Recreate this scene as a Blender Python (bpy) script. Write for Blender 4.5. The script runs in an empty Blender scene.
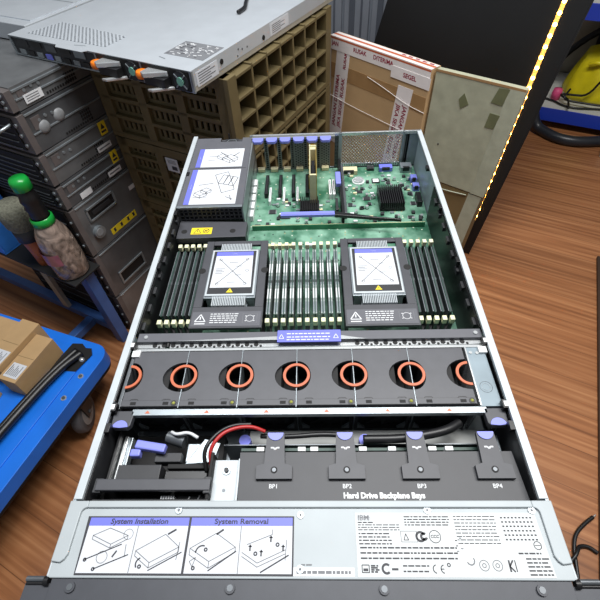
import bpy, bmesh, math, random
from mathutils import Matrix, Vector
random.seed(7)
SC = bpy.context.scene
COL = SC.collection
PI = math.pi

# ------------------------------------------------------------------ materials
def lin(c):
    return tuple(((v/255)/12.92 if v/255 <= .04045 else ((v/255+.055)/1.055)**2.4) for v in c)
MATS = {}
def mat(name, rgb, rough=.5, metal=0., var=0., scale=40., bump=0., emit=0., trans=0., spec=.5, coat=0.):
    m = bpy.data.materials.new(name); m.use_nodes = True
    nt = m.node_tree; b = nt.nodes['Principled BSDF']
    col = lin(rgb)+(1,)
    b.inputs['Base Color'].default_value = col
    b.inputs['Roughness'].default_value = rough
    b.inputs['Metallic'].default_value = metal
    b.inputs['Specular IOR Level'].default_value = spec
    b.inputs['Transmission Weight'].default_value = trans
    b.inputs['Coat Weight'].default_value = coat
    tc = nt.nodes.new('ShaderNodeTexCoord')
    no = nt.nodes.new('ShaderNodeTexNoise'); no.inputs['Scale'].default_value = scale; no.inputs['Detail'].default_value = 5
    nt.links.new(tc.outputs['Object'], no.inputs['Vector'])
    if var:
        r = nt.nodes.new('ShaderNodeValToRGB')
        r.color_ramp.elements[0].position = .3; r.color_ramp.elements[1].position = .7
        r.color_ramp.elements[0].color = tuple(v*(1-var) for v in col[:3])+(1,)
        r.color_ramp.elements[1].color = tuple(min(1, v*(1+var)) for v in col[:3])+(1,)
        nt.links.new(no.outputs['Fac'], r.inputs['Fac']); nt.links.new(r.outputs['Color'], b.inputs['Base Color'])
    if bump:
        bp = nt.nodes.new('ShaderNodeBump'); bp.inputs['Strength'].default_value = bump; bp.inputs['Distance'].default_value = .002
        nt.links.new(no.outputs['Fac'], bp.inputs['Height']); nt.links.new(bp.outputs['Normal'], b.inputs['Normal'])
    if emit:
        b.inputs['Emission Color'].default_value = col; b.inputs['Emission Strength'].default_value = emit
    MATS[name] = m
    return m
mat('rim', (184,191,195), .5, .15, .05, 60)
mat('cover', (166,173,176), .55, .1, .05, 25)
mat('steel', (150,158,163), .35, .6, .08, 50)
mat('steel_blue', (128,142,150), .55, .2, .12, 30)
mat('wall_steel', (168,182,190), .4, .25, .1, 30)
mat('steel_dark', (96,100,104), .4, .5, .15, 40)
mat('bright_steel', (214,217,218), .25, .7, .05, 60)
mat('bezel_grey', (62,64,70), .5, .1, .06, 80)
mat('plate_grey', (66,67,72), .5, 0, .08, 60)
mat('plate_dark', (54,55,59), .5, 0, .06, 60)
mat('plate_light', (88,89,95), .5, 0, .05, 60)
mat('fan_grey', (74,75,80), .45, 0, .08, 60)
mat('black', (20,20,22), .4, 0, .2, 60)
mat('matte_black', (13,13,14), .7, 0, .1, 60)
mat('dark_grey', (43,44,47), .5, 0, .15, 50)
mat('touch_blue', (124,131,215), .45)
mat('label_blue', (104,110,205), .5)
mat('orange_ring', (190,98,62), .4)
mat('orange', (242,125,25), .4)
mat('cream', (226,226,190), .5, 0, .06, 80)
mat('ivory', (205,198,160), .5, 0, .08, 80)
mat('white', (232,234,234), .5)
mat('print_white', (214,216,218), .6)
mat('foil', (194,198,199), .5)
mat('paper', (202,205,210), .55)
mat('ink', (48,48,54), .6)
mat('ink_grey', (110,112,116), .6)
mat('ink_red', (150,38,62), .6)
mat('yellow', (232,206,40), .5)
mat('dimm_green', (38,66,58), .5, 0, .3, 200)
mat('dimm_dark', (80,84,86), .35, .4, .2, 120)
mat('dimm_silver', (178,186,184), .3, .4, .3, 150)
mat('pcb_plain', (52,128,92), .45, 0, .2, 120)
mat('gold', (196,168,92), .35, .7, .1, 90)
mat('case_white', (190,196,202), .38, .3, .04, 20)
mat('case_beige', (176,172,160), .45, .3, .06, 30)
mat('stack_grey', (112,114,116), .34, .4, .22, 14)
mat('stack_grey2', (92,94,97), .36, .4, .22, 14)
mat('taupe', (92,86,85), .5, 0, .1, 40)
mat('trolley_blue', (26,116,226), .38, 0, .08, 12)
mat('frame_blue', (62,98,160), .42, .1, .12, 20)
mat('shelf_blue', (36,64,178), .4)
mat('bin_blue', (50,120,205), .5, 0, .1, 20)
mat('rubber', (84,84,88), .7, 0, .1, 60)
mat('hub_grey', (128,130,132), .5, 0, .1, 60)
mat('card', (178,146,104), .8, 0, .07, 18, .05)
mat('card_old', (188,156,114), .8, 0, .1, 8, .05)
mat('card_brown', (120,100,64), .8, 0, .12, 10, .05)
mat('tape_white', (234,228,226), .3, 0, .04, 30)
mat('tape_clear', (172,176,156), .25, 0, .1, 30, .3)
mat('tape_brown', (160,126,86), .25, 0, .06, 30)
mat('green_carton', (166,168,146), .65, 0, .12, 28, .25)
mat('green_patch', (104,108,78), .5, 0, .12, 40)
mat('panel_black', (15,15,16), .4, 0, .2, 6)
mat('panel_edge', (10,10,11), .5)
mat('strip', (255,190,100), .5, emit=.4)
mat('led', (255,196,96), .4, emit=30)
mat('wall', (150,152,150), .8, 0, .05, 4)
mat('cabinet', (140,146,156), .45, .2, .05, 10)
mat('cabinet_dark', (92,98,108), .5, .2, .05, 10)
mat('crate', (100,88,58), .6, 0, .14, 16)
mat('bag_yellow', (216,200,24), .4, 0, .12, 20, .4)
mat('pink', (220,80,130), .5)
mat('hose', (38,41,47), .35)
mat('wire_red', (170,40,40), .4)
mat('green_cap', (22,150,58), .3)
mat('wrap', (134,118,108), .1, 0, .75, 16, 1.0)
MATS['wrap'].node_tree.nodes['Noise Texture'].inputs['Distortion'].default_value = 3.5
mat('label_red', (150,90,96), .3, 0, .3, 30, .6)
mat('bristle', (112,112,98), .9, 0, .35, 160, 1.)
mat('wood_handle', (168,92,52), .5, 0, .15, 30)
mat('shelf_white', (200,200,194), .6, 0, .06, 8)
mat('dark_slab', (58,42,32), .6, 0, .1, 10)
mat('olive', (150,152,70), .35)
mat('bracket_grey', (124,126,124), .5)
mat('fan_teal', (120,176,158), .5)

def nodes(m): return m.node_tree, m.node_tree.nodes, m.node_tree.links

def wood_material():
    m = mat('wood_floor', (150,98,62), .38)
    nt, N, L = nodes(m); b = N['Principled BSDF']
    tc = N.new('ShaderNodeTexCoord'); 
    br = N.new('ShaderNodeTexBrick'); br.offset = .37; br.offset_frequency = 2
    for k, v in {'Scale':1., 'Brick Width':.95, 'Row Height':.121, 'Mortar Size':.0011, 'Mortar Smooth':.2, 'Bias':0.}.items(): br.inputs[k].default_value = v
    br.inputs['Color1'].default_value = (.0,.0,.0,1); br.inputs['Color2'].default_value = (1,1,1,1); br.inputs['Mortar'].default_value = (.5,.5,.5,1)
    L.new(tc.outputs['Object'], br.inputs['Vector'])
    mp = N.new('ShaderNodeMapping'); mp.inputs['Scale'].default_value = (1.5, 46, 1)
    L.new(tc.outputs['Object'], mp.inputs['Vector'])
    add = N.new('ShaderNodeVectorMath'); add.operation = 'MULTIPLY_ADD'
    add.inputs[1].default_value = (9, 3, 5)
    L.new(br.outputs['Color'], add.inputs[0]); L.new(mp.outputs['Vector'], add.inputs[2])
    n1 = N.new('ShaderNodeTexNoise'); n1.inputs['Scale'].default_value = 1.3; n1.inputs['Detail'].default_value = 7; n1.inputs['Distortion'].default_value = .5
    L.new(add.outputs[0], n1.inputs['Vector'])
    wv = N.new('ShaderNodeTexWave'); wv.bands_direction = 'Y'; wv.inputs['Scale'].default_value = .30; wv.inputs['Distortion'].default_value = 9; wv.inputs['Detail'].default_value = 2.5; wv.inputs['Detail Scale'].default_value = 1.2
    L.new(add.outputs[0], wv.inputs['Vector'])
    mx = N.new('ShaderNodeMix'); mx.inputs[0].default_value = .12
    L.new(n1.outputs['Fac'], mx.inputs[2]); L.new(wv.outputs['Fac'], mx.inputs[3])
    r = N.new('ShaderNodeValToRGB'); e = r.color_ramp.elements
    e[0].position = .25; e[0].color = lin((122,76,46))+(1,)
    e[1].position = .75; e[1].color = lin((184,130,88))+(1,)
    k = r.color_ramp.elements.new(.5); k.color = lin((158,104,66))+(1,)
    L.new(mx.outputs[0], r.inputs['Fac'])
    dk = N.new('ShaderNodeMixRGB'); dk.blend_type = 'MIX'; dk.inputs['Color2'].default_value = lin((70,40,24))+(1,)
    mm = N.new('ShaderNodeMath'); mm.operation = 'MULTIPLY'; mm.inputs[1].default_value = .6
    L.new(br.outputs['Fac'], mm.inputs[0]); L.new(mm.outputs[0], dk.inputs['Fac']); L.new(r.outputs['Color'], dk.inputs['Color1'])
    hv = N.new('ShaderNodeHueSaturation'); 
    mr = N.new('ShaderNodeMapRange'); mr.inputs[3].default_value = .9; mr.inputs[4].default_value = 1.1
    L.new(br.outputs['Color'], mr.inputs[0]); L.new(mr.outputs[0], hv.inputs['Value'])
    L.new(dk.outputs['Color'], hv.inputs['Color']); L.new(hv.outputs['Color'], b.inputs['Base Color'])
    return m
wood_material()

def pcb_material():
    m = mat('pcb', (52,128,92), .42)
    nt, N, L = nodes(m); b = N['Principled BSDF']
    tc = N.new('ShaderNodeTexCoord')
    br = N.new('ShaderNodeTexVoronoi'); br.distance = 'CHEBYCHEV'; br.inputs['Scale'].default_value = 150
    L.new(tc.outputs['Object'], br.inputs['Vector'])
    n = N.new('ShaderNodeTexNoise'); n.inputs['Scale'].default_value = 34; n.inputs['Detail'].default_value = 3
    L.new(tc.outputs['Object'], n.inputs['Vector'])
    r0 = N.new('ShaderNodeValToRGB'); e = r0.color_ramp.elements
    e[0].position = .35; e[0].color = lin((46,98,74))+(1,); e[1].position = .65; e[1].color = lin((126,168,146))+(1,)
    L.new(n.outputs['Fac'], r0.inputs['Fac'])
    sep = N.new('ShaderNodeSeparateColor'); L.new(br.outputs['Color'], sep.inputs[0])
    g = N.new('ShaderNodeMath'); g.operation = 'GREATER_THAN'; g.inputs[1].default_value = .6
    L.new(sep.outputs[0], g.inputs[0])
    l2 = N.new('ShaderNodeMath'); l2.operation = 'LESS_THAN'; l2.inputs[1].default_value = .19
    L.new(br.outputs['Distance'], l2.inputs[0])
    ml = N.new('ShaderNodeMath'); ml.operation = 'MULTIPLY'; L.new(g.outputs[0], ml.inputs[0]); L.new(l2.outputs[0], ml.inputs[1])
    r1 = N.new('ShaderNodeValToRGB'); r1.color_ramp.interpolation = 'CONSTANT'; e = r1.color_ramp.elements
    e[0].color = lin((186,196,180))+(1,); e[1].position = .4; e[1].color = lin((34,44,40))+(1,)
    k = r1.color_ramp.elements.new(.75); k.color = lin((150,146,110))+(1,)
    L.new(sep.outputs[1], r1.inputs['Fac'])
    mx = N.new('ShaderNodeMixRGB'); L.new(ml.outputs[0], mx.inputs['Fac']); L.new(r0.outputs['Color'], mx.inputs['Color1']); L.new(r1.outputs['Color'], mx.inputs['Color2'])
    L.new(mx.outputs['Color'], b.inputs['Base Color'])
pcb_material()

def dots_material(name, base, hole, scale, r):
    m = mat(name, base, .45, .2)
    nt, N, L = nodes(m); b = N['Principled BSDF']
    tc = N.new('ShaderNodeTexCoord'); v = N.new('ShaderNodeTexVoronoi'); v.inputs['Scale'].default_value = scale; v.inputs['Randomness'].default_value = .0
    mp = N.new('ShaderNodeMapping'); mp.inputs['Rotation'].default_value = (0,0,PI/4)
    L.new(tc.outputs['Object'], mp.inputs['Vector']); 
    v.voronoi_dimensions = '2D'
    L.new(mp.outputs['Vector'], v.inputs['Vector'])
    g = N.new('ShaderNodeMath'); g.operation = 'LESS_THAN'; g.inputs[1].default_value = r; L.new(v.outputs['Distance'], g.inputs[0])
    mx = N.new('ShaderNodeMixRGB'); mx.inputs['Color1'].default_value = lin(base)+(1,); mx.inputs['Color2'].default_value = lin(hole)+(1,)
    L.new(g.outputs[0], mx.inputs['Fac']); L.new(mx.outputs['Color'], b.inputs['Base Color'])
dots_material('perforated', (186,192,198), (70,74,80), 120, .3)
dots_material('perforated_dark', (120,124,126), (22,24,26), 200, .34)

# ------------------------------------------------------------------ mesh builder
ROOMZ = math.atan2(-.4485, .8938)
ROOM = Matrix.Rotation(ROOMZ, 4, 'Z')           # u = right along the planks, v = away from the viewer
WORLD = {}                                       # world matrices of the parents built here
class MB:
    def __init__(s, T=None):
        s.v = []; s.f = []; s.m = []; s.T = T or Matrix.Identity(4); s.mats = []; s.smooth = []
    def mi(s, m):
        if m not in s.mats: s.mats.append(m)
        return s.mats.index(m)
    def add(s, vs, fs, m, sm=False):
        o = len(s.v); s.v += [s.T @ Vector(p) for p in vs]; k = s.mi(m)
        for f in fs: s.f.append([i+o for i in f]); s.m.append(k); s.smooth.append(sm)
        return s
    def box(s, x0, x1, y0, y1, z0, z1, m):
        vs = [(x,y,z) for z in (z0,z1) for y in (y0,y1) for x in (x0,x1)]
        return s.add(vs, [(0,2,3,1),(4,5,7,6),(0,1,5,4),(2,6,7,3),(0,4,6,2),(1,3,7,5)], m)
    def cbox(s, c, d, m, R=None):
        vs = []
        for z in (-.5,.5):
            for y in (-.5,.5):
                for x in (-.5,.5):
                    p = Vector((x*d[0], y*d[1], z*d[2]))
                    if R: p = R @ p
                    vs.append(p+Vector(c))
        return s.add(vs, [(0,2,3,1),(4,5,7,6),(0,1,5,4),(2,6,7,3),(0,4,6,2),(1,3,7,5)], m)
    def prism(s, pts, z0, z1, m):
        n = len(pts); vs = [(x,y,z0) for x,y in pts]+[(x,y,z1) for x,y in pts]
        fs = [tuple(range(n-1,-1,-1)), tuple(range(n,2*n))]+[(i,(i+1)%n,n+(i+1)%n,n+i) for i in range(n)]
        return s.add(vs, fs, m)
    def cyl(s, p0, p1, r, m, n=14, r2=None, sm=True):
        p0, p1 = Vector(p0), Vector(p1); d = (p1-p0).normalized(); a = d.orthogonal().normalized(); b = d.cross(a); r2 = r if r2 is None else r2
        c = [(math.cos(2*PI*i/n), math.sin(2*PI*i/n)) for i in range(n)]
        vs = [p0+(a*x+b*y)*r for x,y in c]+[p1+(a*x+b*y)*r2 for x,y in c]
        s.add(vs, [(i,(i+1)%n,n+(i+1)%n,n+i) for i in range(n)], m, sm)
        return s.add(vs, [tuple(range(n-1,-1,-1)), tuple(range(n,2*n))], m)
    def lathe(s, prof, m, n=20, o=(0,0,0)):
        vs = [(o[0]+r*math.cos(2*PI*i/n), o[1]+r*math.sin(2*PI*i/n), o[2]+z) for r,z in prof for i in range(n)]
        fs = [(j*n+i, j*n+(i+1)%n, (j+1)*n+(i+1)%n, (j+1)*n+i) for j in range(len(prof)-1) for i in range(n)]
        return s.add(vs, fs, m, True)
    def tube(s, path, r, m, n=8, it=2):
        P = [Vector(p) for p in path]
        for _ in range(it):
            Q = [P[0]]
            for a, b in zip(P, P[1:]): Q += [a*.75+b*.25, a*.25+b*.75]
            P = Q+[P[-1]]
        vs = []; up = None
        for i, p in enumerate(P):
            d = (P[min(i+1,len(P)-1)]-P[max(i-1,0)]).normalized()
            a = d.orthogonal().normalized() if up is None else (up-d*up.dot(d)).normalized()
            up = a; b = d.cross(a)
            vs += [p+(a*math.cos(2*PI*k/n)+b*math.sin(2*PI*k/n))*r for k in range(n)]
        fs = [(i*n+k, i*n+(k+1)%n, (i+1)*n+(k+1)%n, (i+1)*n+k) for i in range(len(P)-1) for k in range(n)]
        fs += [tuple(range(n-1,-1,-1)), tuple(range(len(vs)-n, len(vs)))]
        return s.add(vs, fs, m, True)
    def arc(s, cx, cy, r0, r1, a0, a1, z0, z1, m, n=20):
        pts = [(cx+r1*math.cos(a0+(a1-a0)*i/n), cy+r1*math.sin(a0+(a1-a0)*i/n)) for i in range(n+1)]
        inn = [(cx+r0*math.cos(a0+(a1-a0)*i/n), cy+r0*math.sin(a0+(a1-a0)*i/n)) for i in range(n+1)]
        for i in range(n): s.prism([inn[i], pts[i], pts[i+1], inn[i+1]], z0, z1, m)
        return s
    def line(s, a, b, w, z, m, t=.0002):
        a, b = Vector((a[0],a[1])), Vector((b[0],b[1])); d = (b-a)
        if d.length < 1e-6: return s
        n = Vector((-d.y, d.x)).normalized()*w/2
        return s.prism([tuple(a-n), tuple(b-n), tuple(b+n), tuple(a+n)], z, z+t, m)
    def poly(s, pts, w, z, m):
        for a, b in zip(pts, pts[1:]): s.line(a, b, w, z, m)
        return s
    def text(s, body, size, m, M=None, align='CENTER', bold=0., xs=1., shear=0., lift=.0002):
        cu = bpy.data.curves.new('t', 'FONT'); cu.body = body; cu.size = size; cu.align_x = align; cu.align_y = 'CENTER'; cu.offset = bold; cu.shear = shear; cu.resolution_u = 3
        ob = bpy.data.objects.new('t', cu); COL.objects.link(ob)
        dg = bpy.context.evaluated_depsgraph_get(); me = bpy.data.meshes.new_from_object(ob.evaluated_get(dg))
        M = (M or Matrix.Identity(4)) @ Matrix.Diagonal((xs,1,1,1))
        s.add([M @ Vector((v.co.x, v.co.y, lift)) for v in me.vertices], [tuple(p.vertices) for p in me.polygons], m)
        bpy.data.objects.remove(ob); bpy.data.curves.remove(cu); bpy.data.meshes.remove(me)
        return s
    def build(s, name, parent=None, bevel=0, label=None, seg=2):
        me = bpy.data.meshes.new(name)
        if parent is not None:
            I = WORLD[parent.name].inverted(); vs = [I @ p for p in s.v]; W = WORLD[parent.name].copy()
        else:
            xs = [p.x for p in s.v]; ys = [p.y for p in s.v]; zs = [p.z for p in s.v]
            W = Matrix.Translation(((min(xs)+max(xs))/2, (min(ys)+max(ys))/2, min(zs))); I = W.inverted(); vs = [I @ p for p in s.v]
        me.from_pydata([tuple(p) for p in vs], [], s.f)
        for k in s.mats: me.materials.append(MATS[k])
        me.polygons.foreach_set('material_index', s.m); me.polygons.foreach_set('use_smooth', s.smooth)
        me.update()
        o = bpy.data.objects.new(name, me); COL.objects.link(o)
        if parent is not None: o.parent = parent
        else: o.matrix_world = W
        WORLD[o.name] = W
        if bevel:
            b = o.modifiers.new('bevel', 'BEVEL'); b.width = bevel; b.segments = seg; b.limit_method = 'ANGLE'; b.angle_limit = .7
        if label: o['label'] = label
        return o
def tag(o, label, cat, group=None):
    o['label'] = label; o['category'] = cat
    if group: o['group'] = group
    return o
def thing(name, label, cat, M=(0,0,0), group=None):
    o = bpy.data.objects.new(name, None); COL.objects.link(o); o.empty_display_size = .05
    if not isinstance(M, Matrix): M = Matrix.Translation(M)
    o.matrix_world = M; WORLD[o.name] = M.copy()
    return tag(o, label, cat, group)
def struct(o): o['kind'] = 'structure'; return o
KIDS = {}
def dup(root, M, label):
    r = root.copy(); COL.objects.link(r); r.matrix_world = M; r['label'] = label
    def rec(src, dst):
        for ch in list(src.children):
            if ch.parent != src: continue
            c = ch.copy(); COL.objects.link(c); c.parent = dst; rec(ch, c)
    rec(root, r)
    return r
T3 = Matrix.Translation
def RZ(a): return Matrix.Rotation(a, 4, 'Z')
def RX(a): return Matrix.Rotation(a, 4, 'X')
def RY(a): return Matrix.Rotation(a, 4, 'Y')
def room(u, v, z=0.): return ROOM @ T3((u, v, z))

# ------------------------------------------------------------------ camera
cam = bpy.data.objects.new('camera', bpy.data.cameras.new('camera')); COL.objects.link(cam)
PITCH, YAW, ROLL, F = .8614871522718677, .05684183318820428, -.06111081563656522, 430.
f = Vector((0, math.cos(PITCH), -math.sin(PITCH))); r = Vector((1,0,0)); u = r.cross(f)
R = Matrix.Rotation(YAW, 3, 'Z'); f, r, u = R @ f, R @ r, R @ u
c, s_ = math.cos(ROLL), math.sin(ROLL); r, u = c*r+s_*u, -s_*r+c*u
cm = Matrix((r, u, -f)).transposed().to_4x4(); cm.translation = (.0125048, -.0575551, 1.2582815)
cam.matrix_world = cm
cam.data.sensor_width = 36; cam.data.lens = F/600*36; cam.data.clip_start = .02
SC.camera = cam

# ------------------------------------------------------------------ room shell
def shell():
    o = MB(ROOM).box(-3.2, 1.6, -1.6, 3.4, -.05, 0, 'wood_floor').build('floor'); 
    # keep the plank texture in room directions
    me = o.data; W = ROOM.copy(); I = W.inverted() @ o.matrix_world
    me.transform(I); o.matrix_world = W; struct(o)
    struct(MB(ROOM).box(-3.2, 1.6, 3.4, 3.5, 0, 2.6, 'wall').build('wall_back'))
    struct(MB(ROOM).box(-3.3, -3.2, -1.6, 3.4, 0, 2.6, 'wall').build('wall_left'))
    struct(MB(ROOM).box(1.6, 1.7, -1.6, 3.4, 0, 2.6, 'wall').build('wall_right'))
shell()

# ------------------------------------------------------------------ the open server
ZB, ZR, ZM = .7485, .835, .760
srv = thing('rack_server', 'large open silver rack server, lid off, its green boards and fans exposed', 'server', (0,.365,ZB))

m = MB(); m.box(-.2195,.2195,.0,.73,ZB,ZB+.002,'steel'); m.build('chassis_floor', srv)
# side walls with folded rims
for sx, nm in ((-1,'l'),(1,'r')):
    m = MB()
    a, b = sorted((sx*.2195, sx*.218)); m.box(a,b,.055,.73,ZB,ZR-.001,'wall_steel')
    m.build('side_wall', srv)
    m = MB(); a, b = sorted((sx*.2205, sx*.2125)); m.box(a,b,.062,.732,ZR-.004,ZR,'rim')
    a, b = sorted((sx*.2225, sx*.2195)); m.box(a,b,.03,.732,ZB+.02,ZR-.0035,'rim')
    for y in (.128,.152,.2335,.37,.49,.6):
        a, b = sorted((sx*.2145, sx*.2075)); m.box(a,b,y,y+.010,ZR-.007,ZR-.0006,'black')
        if .14 < y < .3: m.box(a+.0015,b-.0015,y+.002,y+.008,ZR-.0008,ZR-.0002,'white')
    m.build('side_rim', srv, .0006)
    # black cable guide running along the inside of the wall
    m = MB(); a, b = sorted((sx*.2175, sx*.2120)); m.box(a,b,.262,.555,ZM,ZR-.007,'black')
    for i in range(9):
        y = .27+i*.031; a, b = sorted((sx*.2165, sx*.2085)); m.box(a,b,y,y+.012,ZR-.02,ZR-.012,'dark_grey')
    a, b = sorted((sx*.2175, sx*.2135)); m.box(a,b,.062,.15,ZM,ZR-.008,'dark_grey'); m.box(a,b,.155,.235,ZM,ZR-.008,'black')
    m.build('cable_guide', srv, .0005)
# rear wall : frame bars, perforated panel, slot brackets, touch points
m = MB()
m.box(-.2195,.2195,.7285,.7305,ZB,ZM+.002,'steel'); m.box(-.107,.2195,.7275,.7315,ZR-.006,ZR,'bright_steel')
m.box(.0625,.069,.727,.7305,ZM,ZR,'steel'); m.box(-.1105,-.1045,.727,.7305,ZM,ZR,'steel'); m.box(.186,.19,.727,.7305,ZM,ZR,'steel'); m.box(.196,.2195,.7285,.7305,ZM,ZR,'steel')
m.box(.055,.0625,.7285,.7305,ZM,ZR,'steel_dark')
for i in range(9): m.box(.0562,.0575,.727,.7288,ZM+.008+i*.0075,ZM+.011+i*.0075,'black'); m.box(.0595,.0610,.727,.7288,ZM+.008+i*.0075,ZM+.011+i*.0075,'black')
m.build('rear_frame', srv, .0004)
m = MB()                                          # real wire lattice
x0, x1, z0, z1 = .069, .186, .768, .830
n = 19; st = (x1-x0)/n; H = z1-z0; k = 1.1
def wire(xa, za, xb, zb): m.cyl((xa,.7295,za),(xb,.7295,zb),.00062,'bright_steel',4)
i = -40
while i < n+40:
    for sg in (1,-1):
        xa, za = x0+i*st, z0; xb, zb = xa+sg*H/k, z1
        pts = []
        for t in (0,1): pass
        t0, t1 = 0., 1.
        dx = xb-xa
        ta, tb = (x0-xa)/dx, (x1-xa)/dx
        if ta > tb: ta, tb = tb, ta
        t0, t1 = max(0,ta), min(1,tb)
        if t1-t0 > .02: wire(xa+dx*t0, za+H*t0, xa+dx*t1, za+H*t1)
    i += 1
m.box(x0,x1,.7285,.7305,z0-.006,z0,'bright_steel'); m.box(x0,x1,.7285,.7305,z1,z1+.002,'bright_steel')
for q in range(26): m.box(x0+.002+q*.0045,x0+.0042+q*.0045,.7262,.7285,z0-.004,z0-.001,'steel_dark')
m.box(.186,.2,.7285,.73,ZM,ZR-.004,'perforated_dark')
m.build('mesh_grille', srv)
SL = [-.094,-.0675,-.0415,-.0155,.0105,.0365]
m = MB(); m.box(-.107,.055,.7225,.727,ZR-.008,ZR-.003,'bracket_grey'); m.build('latch_bar', srv, .0004)
for x in SL:
    m = MB(); m.prism([(x-.0105,.7215),(x+.0105,.7215),(x+.0105,.713),(x+.007,.706),(x-.007,.706),(x-.0105,.713)],ZR-.007,ZR-.001,'touch_blue')
    m.build('slot_latch', srv, .001)
for x in [s-.0135 for s in SL]:
    m = MB(); m.box(x-.004,x+.004,.7255,.7275,ZM,ZR-.009,'bracket_grey')
    for q in range(14): m.box(x-.002,x+.002,.7247,.7256,ZM+.005+q*.0044,ZM+.0074+q*.0044,'matte_black')
    m.build('slot_divider', srv)
for x in (SL[3], SL[5]):
    m = MB(); m.box(x-.0095,x+.0095,.7262,.7275,ZM,ZR-.009,'bracket_grey')
    for a in range(4):
        for b in range(11): m.cyl((x-.0066+a*.0044,.7258,ZM+.006+b*.0056+(a%2)*.0028),(x-.0066+a*.0044,.7263,ZM+.006+b*.0056+(a%2)*.0028),.0014,'matte_black',6)
    m.build('slot_cover', srv)
m = MB()
for x in SL: m.box(x-.007,x+.007,.716,.726,ZM+.001,ZM+.007,'ivory')
m.build('bracket_foot', srv)

# motherboard and what is soldered on it
mb = MB().box(-.216,.216,.236,.726,ZM-.0015,ZM,'pcb').build('motherboard', srv)
def sub(mm, name, bev=0): return mm.build(name, mb, bev)
for i, x in enumerate((-.079,-.0525,-.027,-.0005)):
    sub(MB().box(x-.0032,x+.0032,.628,.69,ZM,ZM+.011,'black').box(x-.0008,x+.0008,.631,.687,ZM+.011,ZM+.0113,'dark_grey'), 'expansion_slot', .0005)
    sub(MB().box(x+.0062,x+.0098,.606,.65,ZM,ZM+.0095,'white').box(x+.0074,x+.0086,.609,.648,ZM+.0095,ZM+.0098,'ink_grey'), 'white_socket', .0005)
for x in (.0435,.0505):
    sub(MB().box(x-.0022,x+.0022,.62,.668,ZM,ZM+.0115,'white').box(x-.0007,x+.0007,.623,.665,ZM+.0115,ZM+.0118,'dark_grey'), 'white_socket', .0005)
for i in range(5): sub(MB().box(-.1045,-.098,.56+i*.024,.579+i*.024,ZM,ZM+.012,'white'), 'power_connector', .0006)
# finned heat sinks
def finned(x0,x1,y0,y1,h,n,name):
    q = MB().box(x0,x1,y0,y1,ZM+.002,ZM+.005,'matte_black')
    st = (x1-x0)/n
    for i in range(n): q.box(x0+i*st,x0+i*st+st*.45,y0,y1,ZM+.005,ZM+h,'black')
    sub(q, name)
finned(.132,.178,.579,.636,.019,12,'heat_sink')
finned(-.0135,.022,.572,.612,.014,9,'heat_sink')
sub(MB().cyl((.1005,.675,ZM),(.1005,.675,ZM+.005),.0105,'bright_steel',20).cyl((.1005,.675,ZM),(.1005,.675,ZM+.0025),.012,'white',20), 'coin_battery')
sub(MB().box(.127,.142,.668,.682,ZM,ZM+.002,'dark_grey').box(.129,.140,.670,.680,ZM+.002,ZM+.0024,'white'), 'chip')
for x,y,w,h in ((.158,.667,.008,.008),(.112,.618,.012,.01),(.1,.64,.01,.008),(.196,.63,.006,.012),(.186,.56,.01,.008),(.08,.6,.008,.01),(-.04,.57,.016,.012),(-.065,.585,.012,.012),(.118,.56,.014,.008),(.196,.6,.008,.01),(-.09,.545,.01,.008)):
    sub(MB().box(x-w/2,x+w/2,y-h/2,y+h/2,ZM,ZM+.0018,'dark_grey').box(x-w/2-.0014,x+w/2+.0014,y-h/2+.001,y+h/2-.001,ZM,ZM+.0008,'bright_steel'), 'chip')
for i in range(130):
    x = random.choice((random.uniform(.075,.205), random.uniform(-.09,.06))); y = random.uniform(.548,.70)
    if (.128<x<.182 and .575<y<.64) or (.086<x<.114 and .66<y<.69) or (-.012<x<.024 and .57<y<.62) or (.04<x<.074) or (-.095<x<.055 and .625<y): continue
    t = random.random()
    if t < .35: sub(MB().cyl((x,y,ZM),(x,y,ZM+.0065),.0028,'bright_steel',12).cyl((x,y,ZM),(x,y,ZM+.001),.0034,'black',12), 'capacitor')
    elif t < .7: sub(MB().box(x-.0035,x+.0035,y-.002,y+.002,ZM,ZM+.0025,random.choice(('ivory','print_white','steel'))), 'component')
    else: sub(MB().box(x-.003,x+.003,y-.003,y+.003,ZM,ZM+.004,'dark_grey'), 'component')
for x,y,w,h,z,mm_ in ((.083,.706,.034,.016,.010,'ivory'),(.158,.714,.026,.014,.009,'label_blue'),(.197,.71,.022,.018,.013,'steel'),(.207,.672,.012,.014,.011,'touch_blue'),(.207,.645,.012,.014,.011,'touch_blue'),(.206,.605,.009,.03,.012,'black'),(.128,.717,.014,.012,.006,'dark_grey')):
    q = MB().box(x-w/2,x+w/2,y-h/2,y+h/2,ZM,ZM+z,mm_); q.box(x-w*.3,x+w*.3,y-h*.52,y-h*.3,ZM+z*.3,ZM+z+.0004,'black')
    sub(q, 'port_connector', .0005)
sub(MB().box(-.098,.205,.5335,.5365,ZM,ZM+.010,'pcb_plain').box(-.098,.205,.5345,.5355,ZM+.010,ZM+.0106,'ivory'), 'board_stiffener')
for x in (-.06,-.035,.005,.06,.085,.12): sub(MB().box(x-.009,x+.009,.486,.491,ZM,ZM+.006,random.choice(('ivory','dark_grey','white'))), 'header')
for i in range(22):
    x = -.2+i*.0188; sub(MB().cyl((x,.2405,ZM),(x,.2405,ZM+.008),.0036,'ivory',10).cyl((x,.2405,ZM+.008),(x,.2405,ZM+.0084),.003,'bright_steel',10), 'capacitor')

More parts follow.
